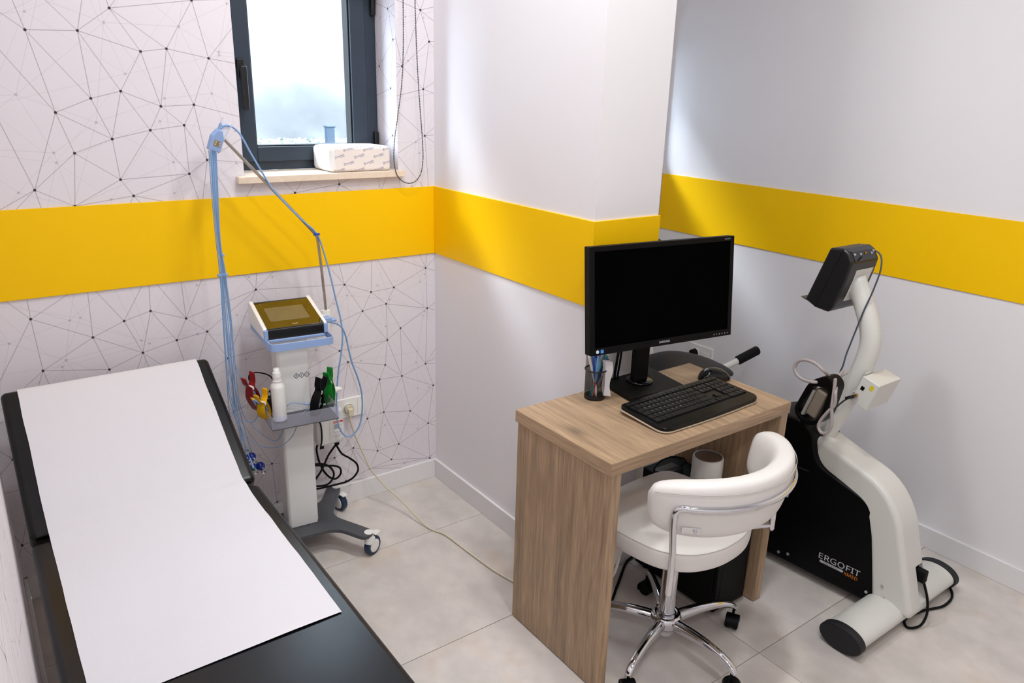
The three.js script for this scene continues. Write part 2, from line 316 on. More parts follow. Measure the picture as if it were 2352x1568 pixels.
// outdoors, seen through the glass: gravel yard and a pale rendered wall
{
  const wt = dataTex(512, 256, (u, v) => { const n = fbm(u * 9, v * 7, 51, 5), m = fbm(u * 30, v * 30, 55, 3); const k = 0.66 + 0.66 * n + 0.12 * (m - 0.5); return [104 * k, 104 * k, 104 * k]; });
  const wm = mat('#ffffff', 0.9, { map: wt });
  struct('wall_yard', metricUV(box(9, 3.0, 0.25, 0.6, 1.3 + 1.5, -3.35), 5, 2.6, 'y'), wm, 'pale mottled yard wall outside the window');
  struct('ground_yard', box(9, 0.3, 2.9, 0.6, 1.14, -1.775), mat(lin(0.14, 0.14, 0.14), 0.95), 'pale gravel bed of the yard outside the window');
  const ig = new THREE.IcosahedronGeometry(1, 1), im = new THREE.InstancedMesh(ig, mat('#ffffff', 0.9), 15000), m4 = new THREE.Matrix4();
  const cs = ['#7e7f80', '#6a6c6d', '#8e8e8c', '#4d5250', '#75777a', '#424a3b'].map((c) => new THREE.Color(c));
  for (let i = 0; i < 15000; i++) {
    const s = 0.008 + 0.011 * rnd(), q = new THREE.Quaternion().setFromEuler(new THREE.Euler(rnd() * 6, rnd() * 6, rnd() * 6));
    m4.compose(V(-1.4 + 3.6 * rnd(), 1.29 + s * 0.4, -3.2 + 2.6 * rnd()), q, V(s * (0.8 + 0.6 * rnd()), s * 0.7, s)); im.setMatrixAt(i, m4); im.setColorAt(i, cs[(rnd() * 6) | 0]);
  }
  im.name = 'gravel'; im.castShadow = im.receiveShadow = true; im.userData = { label: 'loose white and grey gravel outside the window', category: 'gravel', kind: 'stuff' }; scene.add(im);
  solo('marker_post', [rbox(0.055, 0.15, 0.055, 0.008, 2, 0.53, 1.365, -2.3), rbox(0.065, 0.012, 0.065, 0.004, 1, 0.53, 1.443, -2.3)], mat('#2b3a49', 0.6), 'short blue-grey post standing in the gravel outside the window', 'post');
}

// ceiling lamps (recessed, outside the frame; they light the room)
for (const [x, z] of [[-0.6, 0.95], [-0.1, 1.6], [-0.65, 2.5], [-1.9, 3.2]]) {
  const t = thing('ceiling_light', 'small square recessed ceiling light', 'lamp', [x, CEIL, z], 0, 'recessed ceiling lights');
  mesh('bezel', extr((() => { const s = roundShape([[-0.12, -0.12], [0.12, -0.12], [0.12, 0.12], [-0.12, 0.12]], 0.01); s.holes.push(new THREE.Path([[-0.1, -0.1], [-0.1, 0.1], [0.1, 0.1], [0.1, -0.1]].map(([a, b]) => new THREE.Vector2(a, b)))); return s; })(), 0.01, 0.001).rotateX(Math.PI / 2), M.plasticWhite, t);
  mesh('lamp_panel', box(0.2, 0.004, 0.2, 0, -0.002, 0), mat('#ffffff', 0.5, { emissive: LAMP_COLOR, emissiveIntensity: 6 }), t);
  const l = new THREE.RectAreaLight(LAMP_COLOR, LAMP_NITS, 0.2, 0.2); l.position.set(0, -0.006, 0); l.rotation.x = -Math.PI / 2; t.add(l);
}
// ---------- examination couch ----------
const CX0 = -1.588, CX1 = -0.992, CY = 0.55, CZH = 0.625;   // edges, seat height, hinge
const vinylBump = dataTex(256, 256, (u, v) => { const k = Math.sin(u * Math.PI * 32) * Math.sin(v * Math.PI * 32), n = 150 + 60 * k + 30 * (hash((u * 256) | 0, (v * 256) | 0, 3) - 0.5); return [n, n, n]; }, false);
M.vinylTex = mat('#060608', 0.27, { specularIntensity: 0.75, bumpMap: vinylBump, bumpScale: 0.0001 });
{
  const t = thing('examination_couch', 'black vinyl examination couch with raised backrest along the left wall', 'couch', [(CX0 + CX1) / 2, 0, 0]);
  const W = CX1 - CX0;
  const uv = (g) => metricUV(g, 0.05, 0.05, 'z');
  mesh('seat_cushion', uv(rbox(W, 0.07, 1.42, 0.017, 4, 0, CY - 0.035, CZH + 0.71)), M.vinylTex, t);
  // backrest: local frame along the slope, hinge end to head end
  const a = V(0, CY + 0.006, CZH - 0.012), b = V(0, 0.82, 0.165), d = b.clone().sub(a), len = d.length(), ang = Math.atan2(d.y, -d.z);
  const g = uv(rbox(W, 0.07, len, 0.018, 4, 0, -0.035, -len / 2)); g.rotateX(ang).translate(a.x, a.y, a.z);
  mesh('backrest', g, M.vinylTex, t);
  mesh('frame', [rbox(W - 0.12, 0.04, 1.32, 0.004, 1, 0, CY - 0.092, CZH + 0.70), rbox(0.04, 0.04, 1.3, 0.004, 1, -W / 2 + 0.1, 0.22, CZH + 0.68), rbox(0.04, 0.04, 1.3, 0.004, 1, W / 2 - 0.1, 0.22, CZH + 0.68)], M.blackMetal, t);
  for (const x of [-W / 2 + 0.1, W / 2 - 0.1]) for (const z of [CZH + 0.06, CZH + 1.3]) mesh('leg', [rbox(0.045, CY - 0.112, 0.045, 0.004, 1, x, (CY - 0.112) / 2 + 0.004, z), cyl(0.028, 0.03, 0.012, 20, x, 0.006, z)], M.blackMetal, t);
  for (const x of [-0.15, 0.15]) mesh('backrest_strut', bar([x, CY - 0.1, CZH + 0.2], [x, 0.645, 0.36], 0.012), M.blackMetal, t);
  // paper cover lying on it
  const path = [];
  const nrm = V(0, Math.cos(ang), Math.sin(ang));
  const up = (p, o) => p.clone().add(nrm.clone().multiplyScalar(o));
  const dh = d.clone().normalize();
  path.push(up(b, -0.06).addScaledVector(dh, 0.005), up(b, -0.02).addScaledVector(dh, 0.005), up(b, -0.0015).addScaledVector(dh, -0.0015), up(b, 0.005).addScaledVector(dh, -0.022), up(b.clone().lerp(a, 0.3), 0.005), up(b.clone().lerp(a, 0.6), 0.005), up(b.clone().lerp(a, 0.86), 0.005), up(b.clone().lerp(a, 0.97), 0.006), V(0, CY + 0.017, CZH + 0.012), V(0, CY + 0.007, CZH + 0.06), V(0, CY + 0.005, CZH + 0.16), V(0, CY + 0.005, 0.95), V(0, CY + 0.005, 1.15), V(0, CY + 0.003, 1.328));
  const curve = new THREE.CatmullRomCurve3(path, false, 'centripetal'), NS = 150, NX = 36, pos = [], uvs = [], idx = [];
  const x0 = -1.544, x1 = -1.032;
  for (let i = 0; i <= NS; i++) for (let j = 0; j <= NX; j++) {
    const s = i / NS, p = curve.getPointAt(s), u = j / NX, flat = s > 0.55 ? 1 : 0.35;
    const wave = (noise(u * 1.6 + p.z * 0.6, p.z * 13, 71) - 0.5) * 0.006 * flat + (noise(u * 5, p.z * 30, 75) - 0.5) * 0.0008;
    pos.push(x0 + (x1 - x0) * u + 0.002 * (noise(s * 14, 0, 77) - 0.5), p.y + Math.max(-0.0012, wave), p.z); uvs.push(u * (x1 - x0) / 0.3, s * 1.25 / 0.3);
  }
  for (let i = 0; i < NS; i++) for (let j = 0; j < NX; j++) { const k = i * (NX + 1) + j; idx.push(k, k + NX + 1, k + 1, k + 1, k + NX + 1, k + NX + 2); }
  const pg = new THREE.BufferGeometry(); pg.setAttribute('position', new THREE.Float32BufferAttribute(pos, 3)); pg.setAttribute('uv', new THREE.Float32BufferAttribute(uvs, 2)); pg.setIndex(idx); pg.computeVertexNormals();
  const crepe = dataTex(256, 256, (u, v) => { const n = 120 + 90 * (noise(u * 90, v * 70, 81) - 0.5) + 60 * (hash((u * 256) | 0, (v * 256) | 0, 83) - 0.5); return [n, n, n]; }, false);
  solo('couch_paper', pg, mat('#d9d6db', 0.85, { bumpMap: crepe, bumpScale: 0.0004, side: THREE.DoubleSide }), 'white paper sheet running down the black examination couch', 'paper');
}

// ---------- desk ----------
function woodTex(s, tone) {
  return dataTex(768, 1024, (u, v) => {
    const wob = fbm(u * 3, v * 1.6, s, 3) * 0.5, x = u + 0.05 * wob;
    const fine = 0.5 * noise(x * 230, v * 9, s + 1) + 0.5 * noise(x * 380, v * 26, s + 4), mid = fbm(x * 42, v * 2.4, s + 2, 4), big = fbm(x * 7, v * 1.3, s + 3, 3);
    const ring = Math.pow(0.5 + 0.5 * Math.sin((u * 5 + 1.6 * fbm(u * 2.2, v * 1.3, s + 7, 3)) * 26), 5) * fbm(u * 4, v * 2, s + 9, 2);
    let knot = 0; for (let k = 0; k < 4; k++) { const kx = hash(k, 1, s), ky = hash(k, 2, s), dd = Math.hypot((u - kx) * 46, (v - ky) * 26); knot = Math.max(knot, Math.exp(-dd * dd) * 0.55 + Math.exp(-dd * dd * 0.2) * 0.06); }
    const k = 0.80 + 0.22 * mid + 0.16 * (big - 0.45) + 0.26 * (fine - 0.5) - 0.16 * ring - 0.5 * knot;
    return [tone[0] * k, tone[1] * k, tone[2] * k];
  });
}
const woodA = woodTex(101, [186, 155, 124]), woodB = woodTex(151, [186, 155, 124]);
const woodMat = (t) => mat('#ffffff', 0.45, { map: t, bumpMap: t, bumpScale: 0.0004 });
M.woodTop = woodMat(woodA); M.woodSide = woodMat(woodB);
const DX0 = -0.294, DX1 = 0.505, DZ0 = 0.9935, DZ1 = 1.428, DY = 0.765;
{
  const t = thing('desk', 'oak-look wooden desk with panel ends standing at the pillar', 'desk', [(DX0 + DX1) / 2, 0, (DZ0 + DZ1) / 2]);
  const w = DX1 - DX0, d = DZ1 - DZ0, th = 0.04;
  mesh('desktop', metricUV(rbox(w, th, d, 0.0012, 1, 0, DY - th / 2, 0), 0.75, 1.0, 'z', 0.3, 0.4), M.woodTop, t);
  mesh('edge_band', metricUV(rbox(w + 0.0016, th - 0.002, 0.0016, 0.0004, 1, 0, DY - th / 2 - 0.0008, d / 2), 0.5, 1.1, 'x', 0.15, 0.2), M.woodSide, t);
  mesh('edge_band', metricUV(rbox(0.0016, th - 0.002, d, 0.0004, 1, -w / 2, DY - th / 2 - 0.0008, 0), 0.5, 1.1, 'z', 0.65, 0.1), M.woodSide, t);
  mesh('side_panel', metricUV(rbox(0.038, DY - th - 0.004, d - 0.01, 0.0012, 1, -w / 2 + 0.023, (DY - th) / 2 + 0.002, 0.003), 0.8, 1.1, 'y', 0.1, 0.75), M.woodSide, t);
  mesh('side_panel', metricUV(rbox(0.038, DY - th - 0.004, d - 0.01, 0.0012, 1, w / 2 - 0.023, (DY - th) / 2 + 0.002, 0.003), 0.8, 1.1, 'y', 0.6, 0.3), M.woodSide, t);
  for (const x of [-1, 1]) for (const z of [-0.17, 0.18]) mesh('foot', cyl(0.008, 0.008, 0.004, 12, x * (w / 2 - 0.023), 0.002, z), M.rubber, t);
}
// ---------- monitor ----------
{
  const yaw = -8.5 * DEG;
  const t = thing('computer_monitor', 'black flat computer monitor, switched off, on the wooden desk', 'monitor', [0.185, DY, 1.051], yaw);
  mesh('stand_base', extrY(roundShape([[-0.12, -0.11], [0.12, -0.11], [0.12, 0.11], [-0.12, 0.11]], 0.006), 0.014, 0.003), M.blackMatte, t);
  mesh('stand_collar', lathe([[0, 0.014], [0.047, 0.014], [0.045, 0.02], [0.036, 0.024], [0, 0.025]]), M.blackGloss, t);
  mesh('stand_neck', rbox(0.058, 0.3, 0.028, 0.006, 2, 0, 0.165, -0.004), M.blackMatte, t);
  const head = new THREE.Group(); head.name = 'display'; t.add(head);
  head.position.set(0.005, 0.175, 0.103); head.rotation.x = -6.5 * DEG;
  const W = 0.566, H = 0.334;
  mesh('housing', rbox(W, H, 0.03, 0.003, 2, 0, H / 2, -0.0155), M.blackMatte, head);
  mesh('housing_back', rbox(0.4, 0.24, 0.03, 0.012, 3, 0, H / 2, -0.045), M.blackMatte, head);
  const fr = roundShape([[-W / 2, 0], [W / 2, 0], [W / 2, H], [-W / 2, H]], 0.002); fr.holes.push(new THREE.Path([[-W / 2 + 0.016, 0.022], [-W / 2 + 0.016, H - 0.016], [W / 2 - 0.016, H - 0.016], [W / 2 - 0.016, 0.022]].map((p) => new THREE.Vector2(...p))));
  const bz = mesh('bezel', extr(fr, 0.004, 0.0008, 1, 4).translate(0, 0, -0.0005), M.black, head);
  mesh('screen', box(W - 0.03, H - 0.036, 0.001, 0, H / 2 + 0.003, 0), mat('#010102', 0.6, { specularIntensity: 0.04 }), head);
  mesh('brand_lettering', letters('SAMSUNG', 0.0072, font).scale(0.9, 1, 1).translate(0.0, 0.0085, 0.0035), M.silver, head);
  mesh('model_lettering', letters('S24E450', 0.0048, fontR).translate(W / 2 - 0.03, H - 0.0105, 0.0035), mat('#8a8a8c', 0.5), head);
  [0, 1, 2, 3, 4, 5].forEach((k) => mesh('button_mark', box(0.004, k % 2 ? 0.0022 : 0.003, 0.0004, W / 2 - 0.075 + k * 0.0118, 0.0095, 0.0037), M.silver, head));
  mesh('sticker', [cyl(0.0055, 0.0055, 0.0006, 20).rotateX(Math.PI / 2).translate(-W / 2 + 0.025, 0.011, 0.0037)], mat('#cfe6f2', 0.5), head);
  mesh('sticker', box(0.011, 0.011, 0.0006, -W / 2 + 0.042, 0.011, 0.0037), mat('#4b8fe0', 0.5), head);
  const cb = thing('monitor_cable', 'black cables hanging down behind the monitor beside its stand', 'cable');
  mesh('power_cable', tube([[0.152, 0.98, 1.02], [0.128, 0.9, 1.005], [0.122, 0.84, 1.0], [0.13, 0.775, 0.99], [0.15, 0.769, 0.987]], 0.0045), M.rubber, cb);
  mesh('video_cable', tube([[0.168, 0.97, 1.02], [0.147, 0.9, 1.0], [0.14, 0.84, 0.998], [0.141, 0.772, 0.992], [0.16, 0.77, 0.988]], 0.0035), M.rubber, cb);
}
// ---------- keyboard ----------
{
  const t = thing('keyboard', 'black wireless keyboard with rounded corners on the wooden desk', 'keyboard', [0.184, DY, 1.283], 0.02);
  const W = 0.455, D = 0.2;
  const sh = roundShape([[-W / 2, -D / 2], [0, -D / 2 - 0.004], [W / 2, -D / 2], [W / 2 + 0.005, D / 2 - 0.004, 0.04], [0, D / 2 + 0.005], [-W / 2 - 0.005, D / 2 - 0.004, 0.04]].map((p) => p[0] ? p : [...p, 0.2]), 0.022);
  const K = new THREE.Group(); K.name = 'body'; t.add(K); K.rotation.x = 3 * DEG; K.position.y = 0.007;
  mesh('bottom_shell', extrY(sh, 0.005, 0.0015, 2, 16), mat('#b9ab97', 0.45), K);
  mesh('top_case', extrY(sh, 0.0122, 0.003, 3, 16).scale(0.993, 1, 0.99).translate(0, 0.0048, 0), mat('#050506', 0.28, { specularIntensity: 0.5 }), K);
  const rows = [[-0.073, 0.012, [1,1,1,1,1,1,1,1,1,1,1,1,1,1,1,1,1,1,1,1,1]], [-0.054, 0.0165, [1,1,1,1,1,1,1,1,1,1,1,1,1,2,0,1,1,1,0,1,1,1,1]], [-0.0355, 0.0165, [1.5,1,1,1,1,1,1,1,1,1,1,1,1,1.5,0,1,1,1,0,1,1,1,1]], [-0.017, 0.0165, [1.75,1,1,1,1,1,1,1,1,1,1,1,2.25,0,-3,0,1,1,1,1]], [0.0015, 0.0165, [1.25,1,1,1,1,1,1,1,1,1,1,1,2.75,0,-1,1,-1,0,1,1,1,1]], [0.02, 0.0165, [1.5,1,1.25,6,1.25,1,1,1.75,0,1,1,1,0,2,1,1]]];
  const legend = ['', '1234567890-=', 'QWERTYUIOP', 'ASDFGHJKL', 'YXCVBNM', ''];
  const total = 22.4, U = (W - 0.028) / total, cache = {}, leg = [];
  M.key = mat('#101012', 0.45, { specularIntensity: 0.6 });
  rows.forEach(([z0, d0, list], ri) => {
    const z = -0.086 + (z0 + 0.073) * 1.27, d = d0 * 1.25;
    let x = -W / 2 + 0.014; const n = list.reduce((s, k) => s + (k === 0 ? 0.2 : Math.abs(k)), 0), f = total / n; let li = 0;
    list.forEach((k, ki) => {
      const w = (k === 0 ? 0.2 : Math.abs(k)) * U * f;
      if (k > 0) {
        const key = k + '|' + d + '|' + f.toFixed(2); cache[key] ??= rbox(w - 0.0022, 0.005, d, 0.0016, 2);
        const m = mesh('key', cache[key], M.key, K); m.position.set(x + w / 2, 0.0185, z + 0.006);
        const ch = ki >= 1 && li < legend[ri].length && k === 1 ? legend[ri][li++] : (ri === 0 ? (ki % 3 ? '.' : '') : k === 1 && ki > 13 ? '789456123+-*'[(ki + ri) % 12] : ki === 0 ? '-' : '');
        if (ch) leg.push(letters(ch, 0.0037, font, 0.0002).rotateX(-Math.PI / 2).translate(x + w / 2 - 0.002, 0.02105, z + 0.005));
      }
      x += w;
    });
  });
  mesh('key_legends', leg, mat('#a9abad', 0.5), K).userData.label = 'white printed key legends';
}
// ---------- mouse ----------
{
  const t = thing('computer_mouse', 'glossy black computer mouse behind the keyboard on the desk', 'mouse', [0.45, DY, 1.155], 62 * DEG); t.scale.setScalar(1.12);
  const secs = [];
  for (let i = 0; i <= 16; i++) {
    const s = i / 16, z = -0.052 + 0.104 * s, e = Math.sqrt(Math.max(0.02, 1 - Math.pow(Math.abs(2 * s - 1), 3.2))), w = 0.03 * e * (0.93 + 0.1 * Math.cos(s * 6)), h = 0.036 * e * (0.72 + 0.32 * Math.sin(Math.PI * Math.min(1, s * 0.95 + 0.1)));
    const ring = []; for (let j = 0; j < 24; j++) { const a = j / 24 * 2 * Math.PI, c = Math.cos(a), q = Math.sin(a); ring.push(V(Math.sign(c) * Math.pow(Math.abs(c), 0.75) * w, q > 0 ? 0.006 + Math.pow(q, 0.85) * (h - 0.006) : 0.006 + q * 0.0055, z)); }
    secs.push(ring);
  }
  mesh('shell', loft(secs), M.blackGloss, t);
  mesh('scroll_wheel', cyl(0.009, 0.009, 0.006, 20).rotateZ(Math.PI / 2).translate(0, 0.0275, -0.027), mat('#9aa0a6', 0.3), t);
  mesh('button_gap', rbox(0.0008, 0.001, 0.035, 0.0003, 1, 0, 0.0315, -0.03).rotateX(0.1), M.rubber, t);
}
// ---------- pen cup and pens ----------
{
  const cx = -0.02, cz = 1.052, R = 0.034, H = 0.1;
  const t = thing('pen_cup', 'round black wire mesh pen cup full of pens on the desk', 'pen holder', [cx, DY, cz]);
  const n = 256, d = new Uint8Array(n * n * 4);
  for (let y = 0; y < n; y++) for (let x = 0; x < n; x++) { const a = ((x + y) % 64 + 64) % 64, b = ((x - y) % 64 + 64) % 64, on = Math.min(a, 64 - a) < 9 || Math.min(b, 64 - b) < 9 ? 255 : 0; d.fill(on, (y * n + x) * 4, (y * n + x) * 4 + 4); }
  const at_ = new THREE.DataTexture(d, n, n); at_.magFilter = at_.minFilter = THREE.LinearFilter; at_.wrapS = at_.wrapT = THREE.RepeatWrapping; at_.repeat.set(14, 7); at_.needsUpdate = true;
  mesh('mesh_wall', new THREE.CylinderGeometry(R, R * 0.97, H - 0.012, 40, 1, true).translate(0, H / 2 + 0.004, 0), mat('#0b0b0c', 0.45, { alphaMap: at_, transparent: true, side: THREE.DoubleSide }), t);
  mesh('rim', new THREE.TorusGeometry(R + 0.001, 0.0026, 10, 40).rotateX(Math.PI / 2).translate(0, H - 0.001, 0), M.blackMetal, t);
  mesh('bottom_band', lathe([[0, 0], [R, 0], [R, 0.01], [R - 0.002, 0.011], [R - 0.002, 0.003], [0, 0.003]], 40), M.blackMetal, t);
  const pens = [['#1c4fb4', 'dark blue', -0.55, 0.2, 0.148], ['#6fb3e6', 'light blue', -0.35, 0.55, 0.145], ['#ecebe8', 'white', -0.75, -0.1, 0.15], ['#0d7a50', 'green', -0.02, -0.3, 0.155], ['#b3242c', 'dark red', 0.15, -0.55, 0.152], ['#4a6fe0', 'bright blue', 0.12, 0.12, 0.158], ['#d0342f', 'red', 0.5, -0.35, 0.162], ['#17181c', 'black', -0.2, -0.7, 0.15], ['#0f8f93', 'teal', 0.85, 0.05, 0.152], ['#167d86', 'dark teal', 0.9, 0.3, 0.146], ['#c9c9cc', 'silver', 0.65, -0.05, 0.157], ['#20366e', 'navy', 0.8, 0.45, 0.14], ['#7c1f26', 'maroon', -0.1, 0.35, 0.132], ['#f2f2ef', 'ivory', 0.25, -0.75, 0.15]];
  const lean = (px, pz, L, f) => { const b = V(-px * R * 0.55, 0.006, -pz * R * 0.55), e = V(px * R * 1.12, 0, pz * R * 1.12), h = Math.hypot(e.x - b.x, e.z - b.z); e.y = Math.sqrt(L * L - h * h); return { b, q: new THREE.Quaternion().setFromUnitVectors(V(0, 1, 0), e.clone().sub(b).normalize()), L }; };
  pens.forEach(([c, cn, px, pz, L]) => {
    const p = thing('pen', cn + ' pen standing in the black wire mesh cup', 'pen', [cx, DY, cz], 0, 'pens in the mesh cup'), o = lean(px, pz, L);
    const q = new THREE.Group(); q.name = 'pen_body'; p.position.add(o.b); p.quaternion.copy(o.q);
    const m = mat(c, 0.3);
    mesh('barrel', lathe([[0, 0], [0.001, 0.001], [0.004, 0.014], [0.0053, 0.02], [0.0053, L - 0.008], [0.0045, L - 0.002], [0, L - 0.002]], 14), m, p);
    mesh('push_button', lathe([[0, L - 0.003], [0.0022, L - 0.003], [0.0022, L + 0.005], [0, L + 0.006]], 10), M.silver, p);
    mesh('clip', rbox(0.0026, 0.038, 0.0016, 0.0006, 1, 0, L - 0.024, 0.0068), ['green', 'light blue', 'bright blue'].includes(cn) ? m : M.silver, p);
  });
  // folded white paper tag hanging on the cup rim
  const tag = [], NT = 24; const f = V(-0.685, 0, 0.728), s = V(0.728, 0, 0.685), fo = V(0.45, 0, 0.89);
  const c0 = V(cx, DY, cz);
  for (let i = 0; i <= NT; i++) { const u = i / NT, y = 0.132 - 0.118 * u, off = R + 0.006 + 0.004 * Math.sin(u * 7); const w = 0.0125; const p = c0.clone().add(fo.clone().multiplyScalar(off)).add(V(0, y, 0)); tag.push([p.clone().addScaledVector(s, -w).addScaledVector(f, -0.0008), p.clone().addScaledVector(s, w).addScaledVector(f, -0.0008), p.clone().addScaledVector(s, w).addScaledVector(f, 0.0008), p.clone().addScaledVector(s, -w).addScaledVector(f, 0.0008)]); }
  const tg = thing('paper_strip', 'narrow white paper strip hanging over the front of the pen cup', 'paper');
  mesh('front_flap', loft(tag), mat('#d9d7da', 0.8), tg);
  mesh('back_flap', loft(tag.slice(0, 12).map((r) => r.map((p) => p.clone().addScaledVector(f, -0.011).addScaledVector(s, -0.007)))), mat('#d9d7da', 0.8), tg);
}
const TRUNK = [[-0.873,1.563,0.135],[-0.859,1.574,0.135],[-0.838,1.572,0.135],[-0.815,1.553,0.135],[-0.782,1.488,0.135],[-0.751,1.428,0.135],[-0.718,1.368,0.135],[-0.68,1.319,0.135],[-0.625,1.258,0.135],[-0.569,1.2,0.135],[-0.545,1.128,0.135],[-0.526,1.045,0.135],[-0.509,0.944,0.14],[-0.496,0.866,0.145],[-0.494,0.807,0.15],[-0.505,0.74,0.155],[-0.521,0.674,0.16],[-0.533,0.607,0.165],[-0.541,0.538,0.17],[-0.541,0.466,0.175],[-0.529,0.424,0.18],[-0.512,0.403,0.185],[-0.488,0.406,0.19],[-0.461,0.439,0.194],[-0.448,0.508,0.199],[-0.45,0.584,0.203],[-0.465,0.646,0.208],[-0.489,0.719,0.212],[-0.502,0.775,0.217],[-0.511,0.821,0.221],[-0.528,0.864,0.226],[-0.551,0.884,0.23],[-0.573,0.892,0.235]];
const LEAD0 = [[-0.918,1.498,0.15],[-0.924,1.37,0.157],[-0.927,1.201,0.164],[-0.927,1.096,0.171],[-0.934,0.935,0.179],[-0.941,0.75,0.186],[-0.945,0.606,0.193],[-0.936,0.523,0.2]];
const LEAD1 = [[-0.919,1.5,0.17],[-0.925,1.372,0.176],[-0.928,1.204,0.182],[-0.927,1.1,0.188],[-0.932,0.939,0.194],[-0.934,0.785,0.199],[-0.945,0.709,0.205],[-0.941,0.645,0.211],[-0.928,0.586,0.217],[-0.893,0.575,0.223],[-0.87,0.543,0.229],[-0.838,0.504,0.235],[-0.806,0.485,0.241],[-0.784,0.511,0.246],[-0.776,0.571,0.252],[-0.77,0.609,0.258],[-0.751,0.627,0.264],[-0.702,0.615,0.27]];
const LEAD2 = [[-0.92,1.501,0.19],[-0.927,1.375,0.197],[-0.932,1.208,0.204],[-0.929,1.105,0.211],[-0.933,0.946,0.219],[-0.932,0.761,0.226],[-0.933,0.651,0.233],[-0.922,0.56,0.24],[-0.884,0.498,0.247],[-0.847,0.474,0.254],[-0.797,0.47,0.261],[-0.754,0.503,0.269],[-0.727,0.565,0.276],[-0.708,0.593,0.283],[-0.688,0.602,0.29]];
const LEAD3 = [[-0.908,1.499,0.16],[-0.917,1.371,0.166],[-0.92,1.201,0.172],[-0.918,1.097,0.179],[-0.919,0.935,0.185],[-0.92,0.747,0.191],[-0.914,0.634,0.197],[-0.898,0.514,0.204],[-0.887,0.445,0.21]];
const LEAD4 = [[-0.911,1.5,0.18],[-0.92,1.373,0.188],[-0.925,1.206,0.195],[-0.922,1.102,0.203],[-0.92,0.942,0.211],[-0.913,0.771,0.218],[-0.888,0.72,0.226],[-0.847,0.658,0.234],[-0.816,0.65,0.242],[-0.801,0.626,0.249],[-0.802,0.606,0.257],[-0.821,0.613,0.265],[-0.849,0.643,0.272],[-0.865,0.659,0.28]];
const LEAD5 = [[-0.9,1.498,0.15],[-0.909,1.369,0.159],[-0.917,1.2,0.168],[-0.913,1.096,0.177],[-0.91,0.934,0.186],[-0.911,0.779,0.195],[-0.91,0.635,0.205],[-0.893,0.575,0.214],[-0.878,0.568,0.223],[-0.861,0.592,0.232],[-0.859,0.62,0.241],[-0.869,0.642,0.25]];
const LEAD6 = [[-0.903,1.499,0.17],[-0.911,1.372,0.176],[-0.919,1.203,0.183],[-0.914,1.098,0.189],[-0.91,0.936,0.195],[-0.919,0.75,0.201],[-0.922,0.606,0.208],[-0.911,0.505,0.214],[-0.91,0.438,0.22]];
const LEAD7 = [[-0.906,1.501,0.19],[-0.914,1.374,0.196],[-0.923,1.207,0.203],[-0.918,1.103,0.209],[-0.921,0.943,0.215],[-0.932,0.759,0.221],[-0.936,0.617,0.228],[-0.927,0.534,0.234],[-0.928,0.461,0.24]];
const LEAD8 = [[-0.909,1.499,0.16],[-0.918,1.371,0.166],[-0.922,1.202,0.172],[-0.922,1.097,0.179],[-0.926,0.936,0.185],[-0.928,0.765,0.191],[-0.925,0.636,0.197],[-0.918,0.57,0.204],[-0.919,0.471,0.21]];
const LEAD9 = [[-0.919,1.5,0.18],[-0.927,1.374,0.191],[-0.932,1.208,0.202],[-0.935,1.106,0.213],[-0.943,0.949,0.224],[-0.95,0.768,0.236],[-0.946,0.659,0.247],[-0.937,0.579,0.258],[-0.925,0.514,0.269],[-0.915,0.462,0.28]];
const BC1 = [[-0.58,0.341,0.06],[-0.59,0.324,0.064],[-0.589,0.287,0.067],[-0.581,0.25,0.071],[-0.564,0.208,0.075],[-0.54,0.179,0.078],[-0.521,0.174,0.082],[-0.503,0.192,0.085],[-0.506,0.22,0.089],[-0.53,0.239,0.093],[-0.57,0.253,0.096],[-0.622,0.271,0.1]];
const BC2 = [[-0.502,0.32,0.06],[-0.547,0.284,0.075],[-0.57,0.261,0.09],[-0.593,0.239,0.105],[-0.629,0.213,0.12]];
const BC3 = [[-0.516,0.334,0.07],[-0.509,0.318,0.07],[-0.487,0.273,0.07],[-0.453,0.242,0.07],[-0.424,0.208,0.07],[-0.419,0.178,0.07],[-0.438,0.152,0.07],[-0.471,0.139,0.07],[-0.512,0.139,0.07],[-0.552,0.141,0.07],[-0.61,0.145,0.07]];
const BC4 = [[-0.618,0.27,0.09],[-0.58,0.261,0.09],[-0.55,0.239,0.09],[-0.534,0.204,0.09],[-0.543,0.178,0.09],[-0.565,0.163,0.09],[-0.617,0.17,0.09]];
const STRAP = [[-0.866,0.707,0.2],[-0.871,0.726,0.2],[-0.867,0.74,0.2],[-0.854,0.744,0.2],[-0.837,0.741,0.2],[-0.809,0.729,0.2],[-0.793,0.715,0.2],[-0.788,0.699,0.2],[-0.792,0.681,0.2],[-0.804,0.66,0.2]];
const CORD = [[-0.442,0.47,0.045],[-0.442,0.442,0.05],[-0.43,0.389,0.045],[-0.407,0.314,0.035],[-0.383,0.244,0.04],[-0.36,0.165,0.07],[-0.326,0.103,0.12],[-0.296,0.065,0.2],[-0.258,0.006,0.381],[-0.23,0.006,0.453],[-0.219,0.006,0.567],[-0.21,0.006,0.677],[-0.199,0.006,0.777],[-0.185,0.006,0.841],[-0.123,0.006,1.089]];
const GREY1 = [[0.73,0.753,1.466],[0.689,0.789,1.466],[0.648,0.835,1.464],[0.61,0.864,1.46],[0.61,0.878,1.43],[0.61,0.88,1.395],[0.61,0.869,1.369],[0.61,0.842,1.356],[0.61,0.822,1.366],[0.61,0.81,1.395],[0.61,0.814,1.434],[0.648,0.816,1.452],[0.689,0.827,1.471],[0.73,0.837,1.475]];
